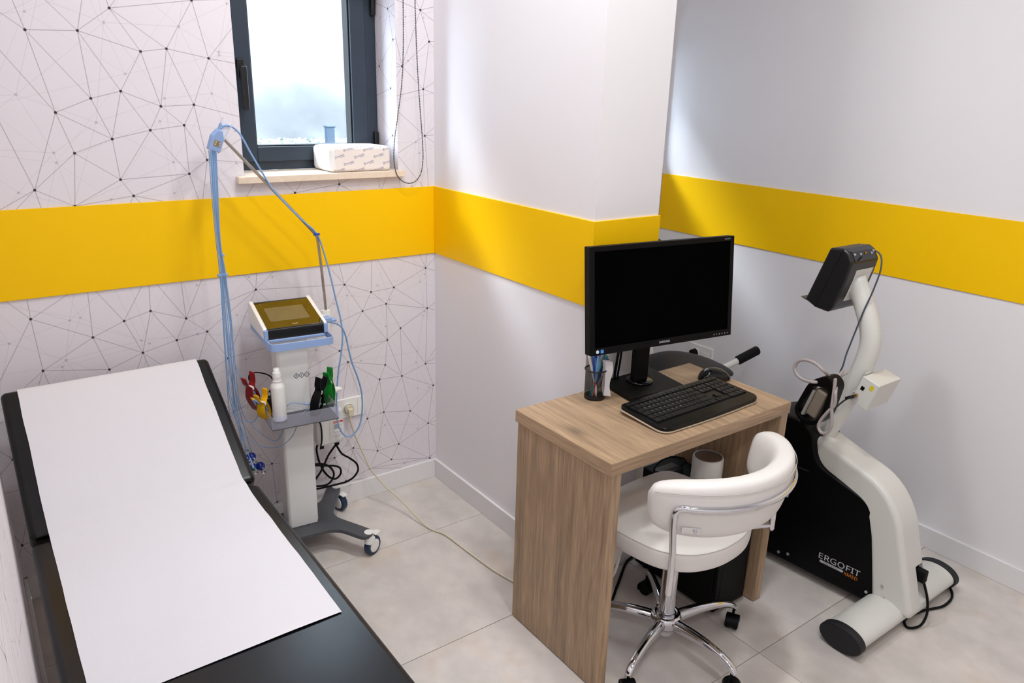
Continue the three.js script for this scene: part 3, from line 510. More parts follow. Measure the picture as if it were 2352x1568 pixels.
const GREY2 = [[0.715,0.841,1.468],[0.665,0.83,1.481],[0.615,0.801,1.51],[0.615,0.758,1.513],[0.615,0.719,1.49],[0.615,0.682,1.473],[0.615,0.659,1.473],[0.615,0.647,1.487],[0.615,0.656,1.505],[0.615,0.683,1.515],[0.615,0.719,1.511],[0.615,0.748,1.506],[0.615,0.8,1.504],[0.615,0.843,1.502]];
const DARK1 = [[0.755,0.945,1.463],[0.755,0.901,1.452],[0.755,0.857,1.444],[0.755,0.82,1.439],[0.755,0.774,1.44],[0.755,0.739,1.44]];
const DARK2 = [[0.76,0.68,1.439],[0.76,0.7,1.45],[0.76,0.726,1.469],[0.76,0.745,1.489],[0.76,0.755,1.506]];
const DARK0 = [[0.84,1.234,1.442],[0.832,1.232,1.457],[0.825,1.222,1.471],[0.817,1.201,1.481],[0.809,1.173,1.485],[0.801,1.138,1.483],[0.794,1.095,1.477],[0.786,1.048,1.468],[0.778,0.988,1.459],[0.77,0.931,1.451],[0.763,0.883,1.445],[0.755,0.846,1.445]];
// ---------- chair ----------
{
  const HX = 0.035, HZ = 1.395, TW = 5 * DEG;
  const t = thing('swivel_chair', 'white leather swivel chair with curved back and chrome five-star base at the desk', 'chair', [HX, 0, HZ], TW);
  // seat
  const so = [[-0.2, -0.2], [-0.1, -0.225], [0, -0.23], [0.1, -0.225], [0.2, -0.2], [0.222, -0.1], [0.222, 0.0], [0.205, 0.09], [0.155, 0.155], [0.08, 0.19], [0, 0.2], [-0.08, 0.19], [-0.155, 0.155], [-0.205, 0.09], [-0.222, 0.0], [-0.222, -0.1]];
  const ring = (k, y) => new THREE.CatmullRomCurve3(so.map(([x, z]) => V(x * k, 0, (z + 0.01) * k)), true, 'centripetal').getPoints(64).slice(0, -1).map((p) => V(p.x, y, p.z));
  const seatTurn = new THREE.Matrix4().makeRotationY(0);
  const rings = [[0.9, 0.428], [0.96, 0.43], [0.99, 0.438], [1.0, 0.455], [0.997, 0.478], [0.985, 0.488], [0.965, 0.494], [0.8, 0.502], [0.5, 0.507], [0.2, 0.508]].map(([k, y]) => ring(k, y)).reverse();
  const seat = mesh('seat', loft(rings).applyMatrix4(seatTurn), M.leather, t);
  mesh('seam', tube(ring(0.983, 0.4895), 0.0011, 128, 5, true).applyMatrix4(seatTurn), mat('#b9b2ad', 0.6), seat);
  mesh('seat_plate', rbox(0.22, 0.02, 0.2, 0.006, 2, 0, 0.416, 0), M.blackMetal, t);
  // backrest: swept along an arc
  const RC = 0.268, secs = [], A = 73 * DEG, NA = 56;
  const spine = (s) => { const a = s * A; return { a, c: V(Math.sin(a) * RC, 0, Math.cos(a) * RC), o: V(Math.sin(a), 0, Math.cos(a)) }; };
  for (let i = 0; i <= NA; i++) {
    const s = -1 + 2 * i / NA, { c, o } = spine(s), e = Math.pow(Math.max(0, 1 - Math.pow(Math.abs(s), 5)), 0.45), hy = 0.032 + 0.058 * e, hr = 0.006 + 0.031 * Math.pow(Math.max(0, 1 - Math.pow(Math.abs(s), 12)), 0.5);
    const yc = 0.664 + 0.004 * Math.cos(s * 2), r = [];
    for (let j = 0; j < 28; j++) {
      const q = j / 28 * 2 * Math.PI, cc = Math.cos(q), ss = Math.sin(q), y = Math.sign(ss) * Math.pow(Math.abs(ss), 0.62) * hy, rr = Math.sign(cc) * Math.pow(Math.abs(cc), 0.62) * hr;
      r.push(c.clone().addScaledVector(o, rr + y * 0.16).add(V(0, yc + y, 0)));
    }
    secs.push(r);
  }
  const back = mesh('backrest', loft(secs), M.leather, t);
  const seam = [];
  for (let i = 2; i <= NA - 2; i++) { const s = -1 + 2 * i / NA, { c, o } = spine(s), e = Math.pow(Math.max(0, 1 - Math.pow(Math.abs(s), 5)), 0.45), hy = 0.032 + 0.058 * e, hr = 0.006 + 0.031 * Math.pow(Math.max(0, 1 - Math.pow(Math.abs(s), 12)), 0.5); seam.push(c.clone().addScaledVector(o, hr * 0.985 + hy * 0.7 * 0.16).add(V(0, 0.668 + hy * 0.7, 0))); }
  mesh('seam', tube(seam, 0.0012, 150, 5), mat('#bdb6b1', 0.6), back);
  // chrome frame tube round the back, its ends running down under the seat
  const tb = [], RT = RC + 0.046;
  const F = 53 * DEG;
  for (let i = 0; i <= 26; i++) { const a = -F + 2 * F * i / 26; tb.push(V(Math.sin(a) * RT, 0.687, Math.cos(a) * RT)); }
  const end = (sg) => { const a = sg * F, b = sg * (F + 0.05); return [V(Math.sin(b) * RT, 0.679, Math.cos(b) * RT), V(Math.sin(b + sg * 0.02) * (RT - 0.004), 0.654, Math.cos(b + sg * 0.02) * (RT - 0.004)), V(Math.sin(b) * (RT - 0.002), 0.53, Math.cos(b) * (RT - 0.002)), V(Math.sin(b) * RT, 0.422, Math.cos(b) * RT)]; };
  mesh('frame_tube', tube([...end(-1).reverse(), ...tb, ...end(1)], 0.0095, 220, 14), M.chrome, t);
  for (const sg of [-1, 1]) { const b = sg * (F + 0.05); mesh('arm_bracket', bar([Math.sin(b) * (RT - 0.006), 0.432, Math.cos(b) * (RT - 0.006)], [Math.sin(b) * 0.09, 0.42, Math.cos(b) * 0.09], 0.007, 10), M.chrome, t); }
  for (const [a, y] of [[-46 * DEG, 0.615], [46 * DEG, 0.615], [16 * DEG, 0.655]]) {
    const b = new THREE.Group(); b.name = 'bracket'; t.add(b); const rb = RC + 0.033 + (y - 0.664) * 0.16; b.position.set(Math.sin(a) * rb, y, Math.cos(a) * rb); b.rotation.y = a;
    if (y < 0.63) mesh('bracket_plate', rbox(0.05, 0.019, 0.003, 0.009, 3, a > 0 ? 0.012 : -0.012, 0, 0.006), M.chrome, b);
    mesh('screw', [cyl(0.0062, 0.0062, 0.004, 16).rotateX(Math.PI / 2).translate(0, 0, 0.008), cyl(0.003, 0.003, 0.001, 6).rotateX(Math.PI / 2).translate(0, 0, 0.0105)], M.silver, b);
  }
  // lift and star base
  mesh('lift_piston', cyl(0.014, 0.014, 0.16, 24, 0, 0.34, 0), M.chrome, t);
  mesh('lift_collar', lathe([[0.013, 0.305], [0.03, 0.305], [0.031, 0.33], [0.026, 0.345], [0.013, 0.35]], 28), M.black, t);
  mesh('lift_sleeve', cyl(0.025, 0.027, 0.2, 32, 0, 0.207, 0), M.chrome, t);
  mesh('lever', tube([[0.02, 0.4, 0], [0.14, 0.395, 0.02], [0.2, 0.39, 0.03]], 0.005), M.blackMetal, t);
  const base = new THREE.Group(); base.name = 'star_base'; t.add(base); base.rotation.y = -TW;
  mesh('hub', lathe([[0.0, 0.055], [0.03, 0.055], [0.034, 0.06], [0.034, 0.083], [0.046, 0.085], [0.05, 0.095], [0.05, 0.118], [0.044, 0.128], [0.028, 0.13], [0.028, 0.112], [0, 0.112]], 36), M.chrome, base);
  const legSec = []; const LP = [[0.03, 0.1, 0.018, 0.021], [0.08, 0.108, 0.0165, 0.018], [0.14, 0.112, 0.0145, 0.015], [0.19, 0.11, 0.013, 0.0125], [0.23, 0.103, 0.012, 0.011], [0.255, 0.093, 0.0115, 0.01], [0.268, 0.082, 0.01, 0.009], [0.272, 0.074, 0.008, 0.007]];
  const cv = new THREE.CatmullRomCurve3(LP.map(([x, y]) => V(x, y, 0))), wv = new THREE.CatmullRomCurve3(LP.map(([, , a, b]) => V(a, b, 0)));
  for (let i = 0; i <= 30; i++) { const p = cv.getPoint(i / 30), q = wv.getPoint(i / 30), tg = cv.getTangent(i / 30), n = V(-tg.y, tg.x, 0), r = []; for (let j = 0; j < 18; j++) { const a = j / 18 * 2 * Math.PI; r.push(p.clone().addScaledVector(n, Math.sign(Math.sin(a)) * Math.pow(Math.abs(Math.sin(a)), 0.8) * q.y).add(V(0, 0, Math.sign(Math.cos(a)) * Math.pow(Math.abs(Math.cos(a)), 0.8) * q.x))); } legSec.push(r.reverse()); }
  const legG = loft(legSec);
  const wheelG = merge([0.0125, -0.0125].map((z) => lathe([[0, -0.008], [0.018, -0.008], [0.0235, -0.005], [0.0235, 0.005], [0.018, 0.008], [0, 0.008]], 28).rotateX(Math.PI / 2).translate(0, 0.0235, z)));
  const hood = merge([extr((() => { const s = new THREE.Shape(); s.absarc(0, 0.0235, 0.0275, -0.5, Math.PI + 0.15); s.absarc(0, 0.0235, 0.0235, Math.PI + 0.15, -0.5, true); s.closePath(); return s; })(), 0.043, 0.001, 1, 14).translate(0, 0, -0.0215), cyl(0.0045, 0.0045, 0.04, 12, 0.004, 0.062, 0), rbox(0.02, 0.026, 0.006, 0.002, 1, 0, 0.036, 0)]);
  [16, 88, 160, 232, 304].forEach((dg, i) => {
    const a = dg * DEG;
    const l = mesh('leg', legG, M.chrome, base); l.rotation.y = -a;
    const c = mesh('caster', merge([wheelG.clone(), hood.clone()]), M.black, base); c.position.set(Math.cos(a) * 0.266, 0, Math.sin(a) * 0.266); c.rotation.y = [0.5, 2.2, 1.1, 0.2, 1.7][i];
  });
}
// ---------- under the desk ----------
{
  const t = thing('computer_tower', 'black computer tower standing on the floor under the desk', 'computer', [0.362, 0, 1.2]);
  mesh('case', rbox(0.17, 0.4, 0.36, 0.004, 2, 0, 0.212, 0), mat('#060608', 0.55, { specularIntensity: 0.4 }), t);
  mesh('front_panel', rbox(0.168, 0.396, 0.018, 0.006, 2, 0, 0.212, 0.187), mat('#040405', 0.5, { specularIntensity: 0.3 }), t);
  for (let k = 0; k < 9; k++) mesh('vent_slat', rbox(0.004, 0.008, 0.002, 0.0008, 1, -0.06, 0.06 + k * 0.014, 0.1965), M.rubber, t);
  mesh('drive_bay', rbox(0.14, 0.03, 0.002, 0.001, 1, 0, 0.36, 0.1965), mat('#17171b', 0.4), t);
  for (const x of [-0.06, 0.06]) for (const z of [-0.14, 0.14]) mesh('foot', cyl(0.014, 0.015, 0.013, 16, x, 0.0065, z), M.rubber, t);
  const s = thing('canister', 'white round canister with a brown lid under the desk', 'canister', [0.365, 0.412, 1.235]);
  mesh('body', lathe([[0, 0], [0.05, 0], [0.053, 0.003], [0.053, 0.108], [0.051, 0.112], [0.047, 0.112]], 40), M.plasticWhite, s);
  mesh('lid', lathe([[0.047, 0.106], [0.047, 0.109], [0.044, 0.1105], [0, 0.1105]], 40), mat('#7b685c', 0.35), s);
  const r = thing('power_adapter', 'flat black power adapter with a cable on the computer tower', 'adapter', [0.3, 0.412, 1.12]);
  mesh('adapter_case', rbox(0.1, 0.032, 0.06, 0.006, 2, 0, 0.016, 0), mat('#10141c', 0.4), r);
  mesh('adapter_cable', tube([[0.05, 0.016, 0], [0.08, 0.045, 0.01], [0.03, 0.06, -0.02], [-0.06, 0.05, -0.01], [-0.11, 0.01, 0.03], [-0.125, -0.12, 0.05]], 0.0035), M.rubber, r);
  const p = thing('power_strip', 'white plug strip with a looped cord hanging under the desk by its left panel', 'power strip', [-0.055, 0.27, 1.22]);
  mesh('strip_body', rbox(0.05, 0.11, 0.04, 0.012, 3, -0.005, 0.0, 0).rotateZ(-0.7), mat('#cfc9c2', 0.5), p);
  mesh('cord_loop', new THREE.TorusGeometry(0.062, 0.0045, 8, 40, 5.2).rotateZ(-2.2).rotateY(0.5).translate(-0.005, 0.005, 0.02), M.plasticWhite, p);
  mesh('hanging_cord', tube([[-0.03, 0.06, 0.02], [-0.04, 0.2, 0.0], [-0.05, 0.35, -0.02], [-0.05, 0.452, -0.02]], 0.004), M.plasticWhite, p);
  solo('floor_cable', tube([[-0.24, 0.006, 1.12], [-0.1, 0.006, 1.14], [0.02, 0.006, 1.15], [0.12, 0.006, 1.09], [0.26, 0.006, 1.0], [0.33, 0.006, 0.985]], 0.005), M.rubber, 'black cable lying on the floor under the desk', 'cable');
}

// ---------- ECG cart ----------
const CART = [-0.717, 0, 0.19], CT = -5.7 * DEG;
{
  const t = thing('equipment_cart', 'white column equipment trolley with grey base and casters beside the couch', 'trolley', CART, CT);
  // base plate: two forks joined by a broad bar
  const hw = 0.2, pts = [[-hw - 0.025, 0.215, 0.025], [-hw + 0.025, 0.235, 0.03], [-0.1, 0.115, 0.05], [0.1, 0.115, 0.05], [hw - 0.025, 0.235, 0.03], [hw + 0.028, 0.205, 0.03], [0.115, 0.02, 0.05], [hw + 0.022, -0.19, 0.03], [hw - 0.03, -0.215, 0.03], [0.1, -0.085, 0.05], [-0.1, -0.085, 0.05], [-hw + 0.03, -0.215, 0.03], [-hw - 0.022, -0.19, 0.03], [-0.115, 0.02, 0.05]];
  mesh('base_plate', extrY(roundShape(pts, 0.03), 0.016, 0.003, 2).translate(0, 0.086, 0), M.cartGrey, t);
  for (const [x, z] of [[-hw, 0.2], [hw, 0.205], [hw, -0.187], [-hw, -0.187]]) mesh('end_cap', cyl(0.0175, 0.0175, 0.003, 24, x, 0.103, z), M.plasticWhite, t);
  mesh('column', rbox(0.114, 0.77, 0.09, 0.012, 3, 0, 0.487, 0), M.cartWhite, t);
  mesh('column_edge', rbox(0.1, 0.768, 0.004, 0.0015, 1, 0.002, 0.487, 0.0435), mat('#efefee', 0.35), t);
  [[-hw, 0.2, 0.8], [hw, 0.205, 0.55], [hw, -0.187, -1.2], [-hw, -0.187, 0.3]].forEach(([x, z, r]) => {
    const c = new THREE.Group(); c.name = 'caster'; t.add(c); c.position.set(x, 0, z); c.rotation.y = r;
    mesh('wheel', lathe([[0.012, -0.013], [0.034, -0.013], [0.038, -0.009], [0.038, 0.009], [0.034, 0.013], [0.012, 0.013]], 36).rotateX(Math.PI / 2).translate(0.018, 0.038, 0), mat('#152c4a', 0.45), c);
    mesh('wheel_disc', lathe([[0, -0.015], [0.022, -0.015], [0.0265, -0.013], [0.0265, 0.013], [0.022, 0.015], [0, 0.015]], 32).rotateX(Math.PI / 2).translate(0.018, 0.038, 0), M.plasticWhite, c);
    mesh('fork', [cyl(0.017, 0.019, 0.03, 20, 0, 0.074, 0), rbox(0.036, 0.03, 0.034, 0.009, 2, 0.004, 0.066, 0)], M.plasticWhite, c);
    mesh('brake_lever', rbox(0.034, 0.007, 0.026, 0.003, 2, 0.036, 0.083, 0).rotateZ(-0.06), M.plasticWhite, c);
  });
  // top tray with a bumper rail
  mesh('tray', rbox(0.205, 0.012, 0.24, 0.004, 2, 0, 0.88, 0.0), M.cartBlue, t);
  const rail = new THREE.Shape(); const rr = (s, x0, y0, x1, y1, r) => { s.moveTo(x0 + r, y0); s.lineTo(x1 - r, y0); s.quadraticCurveTo(x1, y0, x1, y0 + r); s.lineTo(x1, y1 - r); s.quadraticCurveTo(x1, y1, x1 - r, y1); s.lineTo(x0 + r, y1); s.quadraticCurveTo(x0, y1, x0, y1 - r); s.lineTo(x0, y0 + r); s.quadraticCurveTo(x0, y0, x0 + r, y0); };
  rr(rail, -0.108, -0.12, 0.108, 0.2, 0.025); const hole = new THREE.Path(); rr(hole, -0.104, -0.116, 0.104, 0.196, 0.022); rail.holes.push(hole);
  mesh('bumper_rail', extrY(rail, 0.026, 0.001, 1, 8).translate(0, 0.868, 0), M.cartBlue, t);
  // clear shelf box in front of the column
  mesh('shelf', [rbox(0.235, 0.004, 0.135, 0.001, 1, 0, 0.578, 0.105)], mat('#4a464b', 0.2), t);
  for (const [w, d, x, z] of [[0.235, 0.003, 0, 0.171], [0.003, 0.132, -0.116, 0.105], [0.003, 0.132, 0.116, 0.105]]) mesh('shelf_wall', box(w, 0.045, d, x, 0.603, z), M.clear, t);
  // logo on the column front: three tilted squares with letters
  ['B', 'T', 'L'].forEach((ch, k) => {
    const sq = shape([[-0.0078, -0.0078], [0.0078, -0.0078], [0.0078, 0.0078], [-0.0078, 0.0078]]); sq.holes.push(new THREE.Path([[-0.0059, -0.0059], [-0.0059, 0.0059], [0.0059, 0.0059], [0.0059, -0.0059]].map((p) => new THREE.Vector2(...p))));
    const g = merge([new THREE.ExtrudeGeometry(sq, { depth: 0.0003, bevelEnabled: false }).rotateZ(Math.PI / 4), letters(ch, 0.0065).translate(0, -0.0032, 0)]);
    mesh('logo', g.translate(0.0 + k * 0.0185 + 0.008, 0.715, 0.0457), mat('#43505c', 0.5), t);
  });
  // cable arm: foot, upright and slanted arm
  const cs = Math.cos(-CT), sn = Math.sin(-CT), L = (x, y, z) => { const dx = x - CART[0], dz = z - CART[2]; return [dx * cs + dz * sn, y, -dx * sn + dz * cs]; };
  mesh('arm_clamp', [cyl(0.016, 0.018, 0.02, 20, ...L(-0.548, 0.9, 0.13)), rbox(0.05, 0.02, 0.03, 0.005, 2, ...L(-0.575, 0.885, 0.13)), cyl(0.013, 0.013, 0.06, 20, ...L(-0.548, 0.865, 0.13))], M.cartWhite, t);
  mesh('cable_arm', tube([L(-0.546, 0.87, 0.13), L(-0.549, 0.95, 0.13), L(-0.562, 1.15, 0.13), L(-0.568, 1.19, 0.13), L(-0.585, 1.213, 0.13), L(-0.7, 1.346, 0.13), L(-0.862, 1.532, 0.13)], 0.0052, 90, 12), M.steel, t);
  mesh('arm_clip', [new THREE.TorusGeometry(0.0085, 0.0038, 10, 20).rotateX(1.2).translate(...L(-0.569, 1.197, 0.135))], mat('#1f49b8', 0.4), t);
  const ck = mesh('cable_cradle', [rbox(0.03, 0.085, 0.003, 0.001, 1, -0.012, 0.012, -0.012), rbox(0.003, 0.085, 0.02, 0.001, 1, 0.004, 0.012, -0.002), rbox(0.05, 0.003, 0.03, 0.001, 1, -0.012, -0.03, 0), rbox(0.003, 0.06, 0.02, 0.001, 1, -0.028, 0.03, -0.004)], M.milky, t);
  ck.position.set(...L(-0.868, 1.535, 0.14)); ck.rotation.z = -0.55;
}
{ // recorder on the tray
  const t = thing('ecg_recorder', 'white and black medical recorder with tilted touch screen on the trolley', 'medical device', [CART[0], 0.887, CART[2]], CT);
  const prof = [[-0.115, 0], [0.118, 0], [0.12, 0.004], [0.12, 0.036], [-0.075, 0.075], [-0.095, 0.078], [-0.112, 0.062]];   // (z, y)
  mesh('body', extrX(roundShape(prof, 0.008), 0.194, 0.002), mat('#0a0a0b', 0.3), t);
  for (const s of [-1, 1]) mesh('side_cheek', extrX(roundShape([[-0.119, -0.001], [0.112, -0.001], [0.114, 0.037], [-0.072, 0.079], [-0.097, 0.083], [-0.119, 0.06]], 0.008), 0.014, 0.003).translate(s * 0.102, 0, 0), M.plasticWhite, t);
  for (const s of [-1, 1]) mesh('corner_insert', rbox(0.014, 0.034, 0.012, 0.003, 2, s * 0.102, 0.0175, 0.118), M.cartBlue, t);
  const top = new THREE.Group(); top.name = 'screen_glass'; t.add(top); top.position.set(0, 0.0365, 0.119); top.rotation.x = Math.atan2(0.039, 0.195) ;
  mesh('glass_sheet', rbox(0.192, 0.003, 0.2, 0.001, 1, 0, 0.0005, -0.1), mat('#060606', 0.03, { clearcoat: 1, clearcoatRoughness: 0.02 }), top);
  mesh('display_area', box(0.135, 0.0004, 0.105, -0.005, 0.0022, -0.1), mat('#57544c', 0.03, { clearcoat: 1, clearcoatRoughness: 0.01 }), top);
  mesh('logo', merge([-1, 0, 1].map((k) => box(0.005, 0.0003, 0.005).rotateY(Math.PI / 4).translate(k * 0.0065 + 0.002, 0.0021, -0.018))), M.silver, top);
  for (const s of [-1, 1]) mesh('status_light', box(0.005, 0.0003, 0.002, s * 0.075, 0.0021, -0.19), M.silver, top);
}
const off = (pts, dx, dy, dz) => pts.map(([x, y, z]) => [x + dx, y + dy, z + dz]);
// ---------- patient cable of the recorder ----------
{
  const t = thing('patient_cable', 'light blue patient cable with ten leads hanging from the trolley arm', 'cable');
  mesh('trunk_cable', tube(TRUNK, 0.0031, 260, 10), M.leadBlue, t);
  const yk = new THREE.Group(); yk.name = 'splitter_box'; t.add(yk); yk.position.set(-0.896, 1.53, 0.162); yk.rotation.set(0.15, 0.25, -0.36);
  mesh('housing', extr(roundShape([[-0.02, -0.034], [0.02, -0.034], [0.021, 0.012], [0.008, 0.036], [-0.008, 0.036], [-0.021, 0.012]], 0.004), 0.02, 0.003).translate(0, 0, -0.01), M.cartBlue, yk);
  mesh('channel_label', box(0.024, 0.019, 0.0006, 0, -0.008, 0.0101), mat('#8a7f68', 0.5), yk);
  for (let i = 0; i < 10; i++) mesh('channel_mark', box(0.0024, 0.004, 0.0004, -0.009 + (i % 5) * 0.0045, -0.004 - Math.floor(i / 5) * 0.0075, 0.0106), mat(['#c9b23a', '#d8d8d0', '#2d7d46', '#b43b35', '#d8d8d0'][i % 5], 0.5), yk);
  for (let i = 0; i < 4; i++) mesh('strain_relief', new THREE.TorusGeometry(0.0042, 0.0011, 6, 14).rotateX(Math.PI / 2).translate(0, 0.04 + i * 0.004, 0), M.cartBlue, yk);
  mesh('strain_relief', cyl(0.0038, 0.0055, 0.022, 14, 0, 0.046, 0), M.leadBlue, yk);
  [LEAD0, LEAD1, LEAD2, LEAD3, LEAD4, LEAD5, LEAD6, LEAD7, LEAD8, LEAD9].forEach((l, i) => {
    const w = mesh('lead_wire', tube(l, 0.0014, l.length * 12, 6), M.leadBlue, t);
    const n = l.length, a = V(...l[n - 2]), b = V(...l[n - 1]), d = b.clone().sub(a).normalize(), e = b.clone().addScaledVector(d, 0.036), f = b.clone().addScaledVector(d, 0.041), h = b.clone().addScaledVector(d, 0.05);
    mesh('lead_plug', bar(b.toArray(), e.toArray(), 0.0032, 12, 0.0046), M.cartBlue, w);
    mesh('plug_tip', [bar(e.toArray(), f.toArray(), 0.0046, 12, 0.004), bar(f.toArray(), h.toArray(), 0.0014, 8)], mat(['#b53a2f', '#15161a', '#1c8a45', '#c257b8', '#e2bb1c', '#b53a2f', '#c257b8', '#8a5a2a', '#d8d24a', '#1c8a45'][i], 0.4), w);
  });
  mesh('lead_comb', [rbox(0.034, 0.01, 0.012, 0.003, 2, -0.922, 1.1, 0.185).rotateX(0), ], M.cartBlue, t);
  mesh('lead_comb', rbox(0.01, 0.008, 0.012, 0.002, 2, -0.914, 1.165, 0.18), M.cartBlue, t);
  mesh('device_plug', [rbox(0.035, 0.022, 0.03, 0.006, 2, -0.588, 0.905, 0.228), cyl(0.005, 0.007, 0.025, 12).rotateZ(Math.PI / 2).translate(-0.565, 0.9, 0.232)], M.cartBlue, t);
}
// limb clamps
function clamp(color, cn, p, rot, L, label, open = 1) {
  const t = thing('limb_clamp', label, 'clamp', p, 0, 'limb electrode clamps'); t.rotation.set(...rot);
  const m = mat(color, 0.4, { specularIntensity: cn === 'black' ? 0.3 : 0.8 }), w = 0.034;
  for (const s of [-1, 1]) {
    const pr = [[0.021 * open, 0], [0.016 * open, -0.03], [0.007, -0.045], [0.012, -0.065], [0.015, -0.085], [0.012, -0.108], [0.003, -L]].map(([x, y]) => V(x * s, y * L / 0.13, 0));
    const c = new THREE.CatmullRomCurve3(pr), secs = [];
    for (let i = 0; i <= 24; i++) { const u = i / 24, q = c.getPoint(u), ww = w * (u < 0.3 ? 0.62 + 0.4 * u : 0.75 + 0.25 * Math.sin((u - 0.3) * 4.2)) / 2, th = 0.002; secs.push([V(q.x - th, q.y, -ww), V(q.x + th, q.y, -ww), V(q.x + th, q.y, ww), V(q.x - th, q.y, ww)]); }
    mesh('jaw', loft(secs), m, t);
  }
  mesh('spring_sleeve', cyl(0.007, 0.007, 0.022, 16).rotateX(Math.PI / 2).translate(0, -0.05 * L / 0.13, 0), M.plasticWhite, t);
  mesh('electrode_plate', rbox(0.002, 0.04, 0.016, 0.0008, 1, 0.009, -0.085 * L / 0.13, 0), M.silver, t);
  return t;
}
clamp('#9a1a1c', 'red', [-0.885, 0.752, 0.235], [0.1, 0.5, 0.22], 0.14, 'red plastic limb clamp on the trolley shelf');
clamp('#f0b400', 'yellow', [-0.858, 0.698, 0.275], [0.05, 0.55, 0.16], 0.12, 'yellow plastic limb clamp on the trolley shelf', 1.15);
clamp('#0b7a24', 'green', [-0.603, 0.722, 0.255], [0.05, 0.8, 0.1], 0.142, 'green plastic limb clamp at the right end of the trolley shelf', 1.0);
clamp('#08080a', 'black', [-0.642, 0.715, 0.295], [0.1, 0.55, -0.33], 0.142, 'black plastic limb clamp beside the green clamp on the trolley shelf', 1.1);
// chest suction bulbs
[[-0.91, 0.433, 0.225, 'rear left'], [-0.893, 0.437, 0.222, 'rear right'], [-0.896, 0.404, 0.235, 'front left'], [-0.868, 0.398, 0.235, 'front right']].forEach(([x, y, z, w]) => {
  const t = thing('suction_electrode', 'dark blue rubber suction bulb, ' + w + ' of the cluster beside the couch', 'electrode', [x, y, z], 0, 'blue suction bulbs');
  mesh('bulb', new THREE.SphereGeometry(0.016, 24, 16), mat('#10277f', 0.22), t);
  mesh('cup', lathe([[0.004, 0], [0.004, 0.008], [0.009, 0.014], [0.01, 0.02], [0.0085, 0.02], [0.003, 0.012]], 20).rotateX(2.0).rotateZ(0.3).translate(0.001, -0.008, 0.006), M.silver, t);
  mesh('screw_pin', bar([0, 0.004, 0.01], [0.006, -0.004, 0.02], 0.0022, 10), M.silver, t);
});
{ // bottle on the shelf
  const t = thing('spray_bottle', 'white plastic bottle with ribbed cap standing on the trolley shelf', 'bottle', [-0.8, 0.583, 0.283]);
  mesh('body', lathe([[0, 0], [0.022, 0], [0.025, 0.003], [0.025, 0.122], [0.023, 0.132], [0.016, 0.142], [0.014, 0.147]], 36), M.plasticWhite, t);
  const cap = mesh('cap', lathe([[0.014, 0.144], [0.0165, 0.145], [0.0165, 0.149], [0.014, 0.151], [0.0145, 0.153], [0.0145, 0.178], [0.0125, 0.181], [0.0105, 0.182], [0.0098, 0.193], [0, 0.194]], 30), M.plasticWhite, t);
  mesh('cap_ring', new THREE.TorusGeometry(0.0145, 0.0008, 6, 30).rotateX(Math.PI / 2).translate(0, 0.165, 0), M.plasticWhite, cap);
  mesh('bottle_label', new THREE.CylinderGeometry(0.0254, 0.0254, 0.085, 20, 1, true, Math.PI + 0.55, 1.1).translate(0, 0.075, 0), mat('#121318', 0.5, { side: THREE.DoubleSide }), t);
}
{ // dark strap looped behind the bottle
  const t = thing('cuff_strap', 'black strap looped behind the white bottle on the trolley shelf', 'strap');
  mesh('loop', tube(STRAP, 0.0024, 80, 8), M.rubber, t);
  mesh('buckle', rbox(0.03, 0.055, 0.05, 0.006, 2, -0.805, 0.625, 0.235), M.rubber, t);
}
{ // gel bottle at the right end of the shelf
  const t = thing('gel_bottle', 'white gel bottle with pointed nozzle behind the green clamp', 'bottle', [-0.575, 0.583, 0.215]);
  mesh('body', lathe([[0, 0], [0.018, 0], [0.02, 0.003], [0.02, 0.075], [0.012, 0.088], [0.009, 0.09]], 28).translate(-0.03, 0, 0), M.blackMatte, t);
  mesh('nozzle', lathe([[0.012, 0], [0.0125, 0.002], [0.0125, 0.016], [0.009, 0.032], [0.004, 0.042], [0, 0.044]], 24).rotateZ(-Math.PI / 2 - 0.02).translate(0.006, 0.03, -0.02), M.plasticWhite, t);
}
{ // supply box behind the column
  const t = thing('supply_box', 'white supply box with red-headed label hanging behind the trolley column', 'power supply', [-0.55, 0.352, 0.1]);
  mesh('case', rbox(0.112, 0.15, 0.055, 0.016, 3, 0, 0.075, 0), mat('#d9d6d2', 0.45), t);
  mesh('warning_label', box(0.04, 0.078, 0.0006, 0.03, 0.062, 0.0279), mat('#ffffff', 0.5, { map: canvasTex(160, 312, (c, w, h) => {
    c.fillStyle = '#eeecea'; c.fillRect(0, 0, w, h); c.fillStyle = '#c8442f'; c.fillRect(4, 6, w - 8, 38); c.fillStyle = '#f4d9d2'; c.font = 'bold 24px sans-serif'; c.fillText('CAUTION', 14, 34);
    c.fillStyle = '#aab0b6'; c.fillRect(8, 58, 92, 84); c.fillStyle = '#7d858c'; for (let i = 0; i < 9; i++) c.fillRect(12, 64 + i * 9, 84 - (i * 13) % 30, 3);
    for (let i = 0; i < 6; i++) c.fillRect(112, 62 + i * 22, 30, 6); for (let i = 0; i < 5; i++) { c.strokeStyle = '#5d656c'; c.lineWidth = 3; c.strokeRect(14 + i * 27, 190, 16, 22); } for (let i = 0; i < 5; i++) c.fillRect(12, 236 + i * 14, 130 - (i * 23) % 50, 5);
  }) }), t);
  for (const x of [-0.03, 0.035]) mesh('cable_gland', cyl(0.008, 0.006, 0.02, 14, x, -0.008, 0), M.rubber, t);
  const c = thing('trolley_power_cables', 'coiled black power cables hanging behind the trolley column', 'cable');
  [BC1, BC2, BC3, BC4].forEach((b) => mesh('cable', tube(b, 0.0042, b.length * 10, 8), M.rubber, c));
  mesh('cable', tube([[-0.655, 0.5, 0.12], [-0.6, 0.47, 0.13], [-0.595, 0.4, 0.14], [-0.6, 0.35, 0.13]], 0.003), M.rubber, c);
}
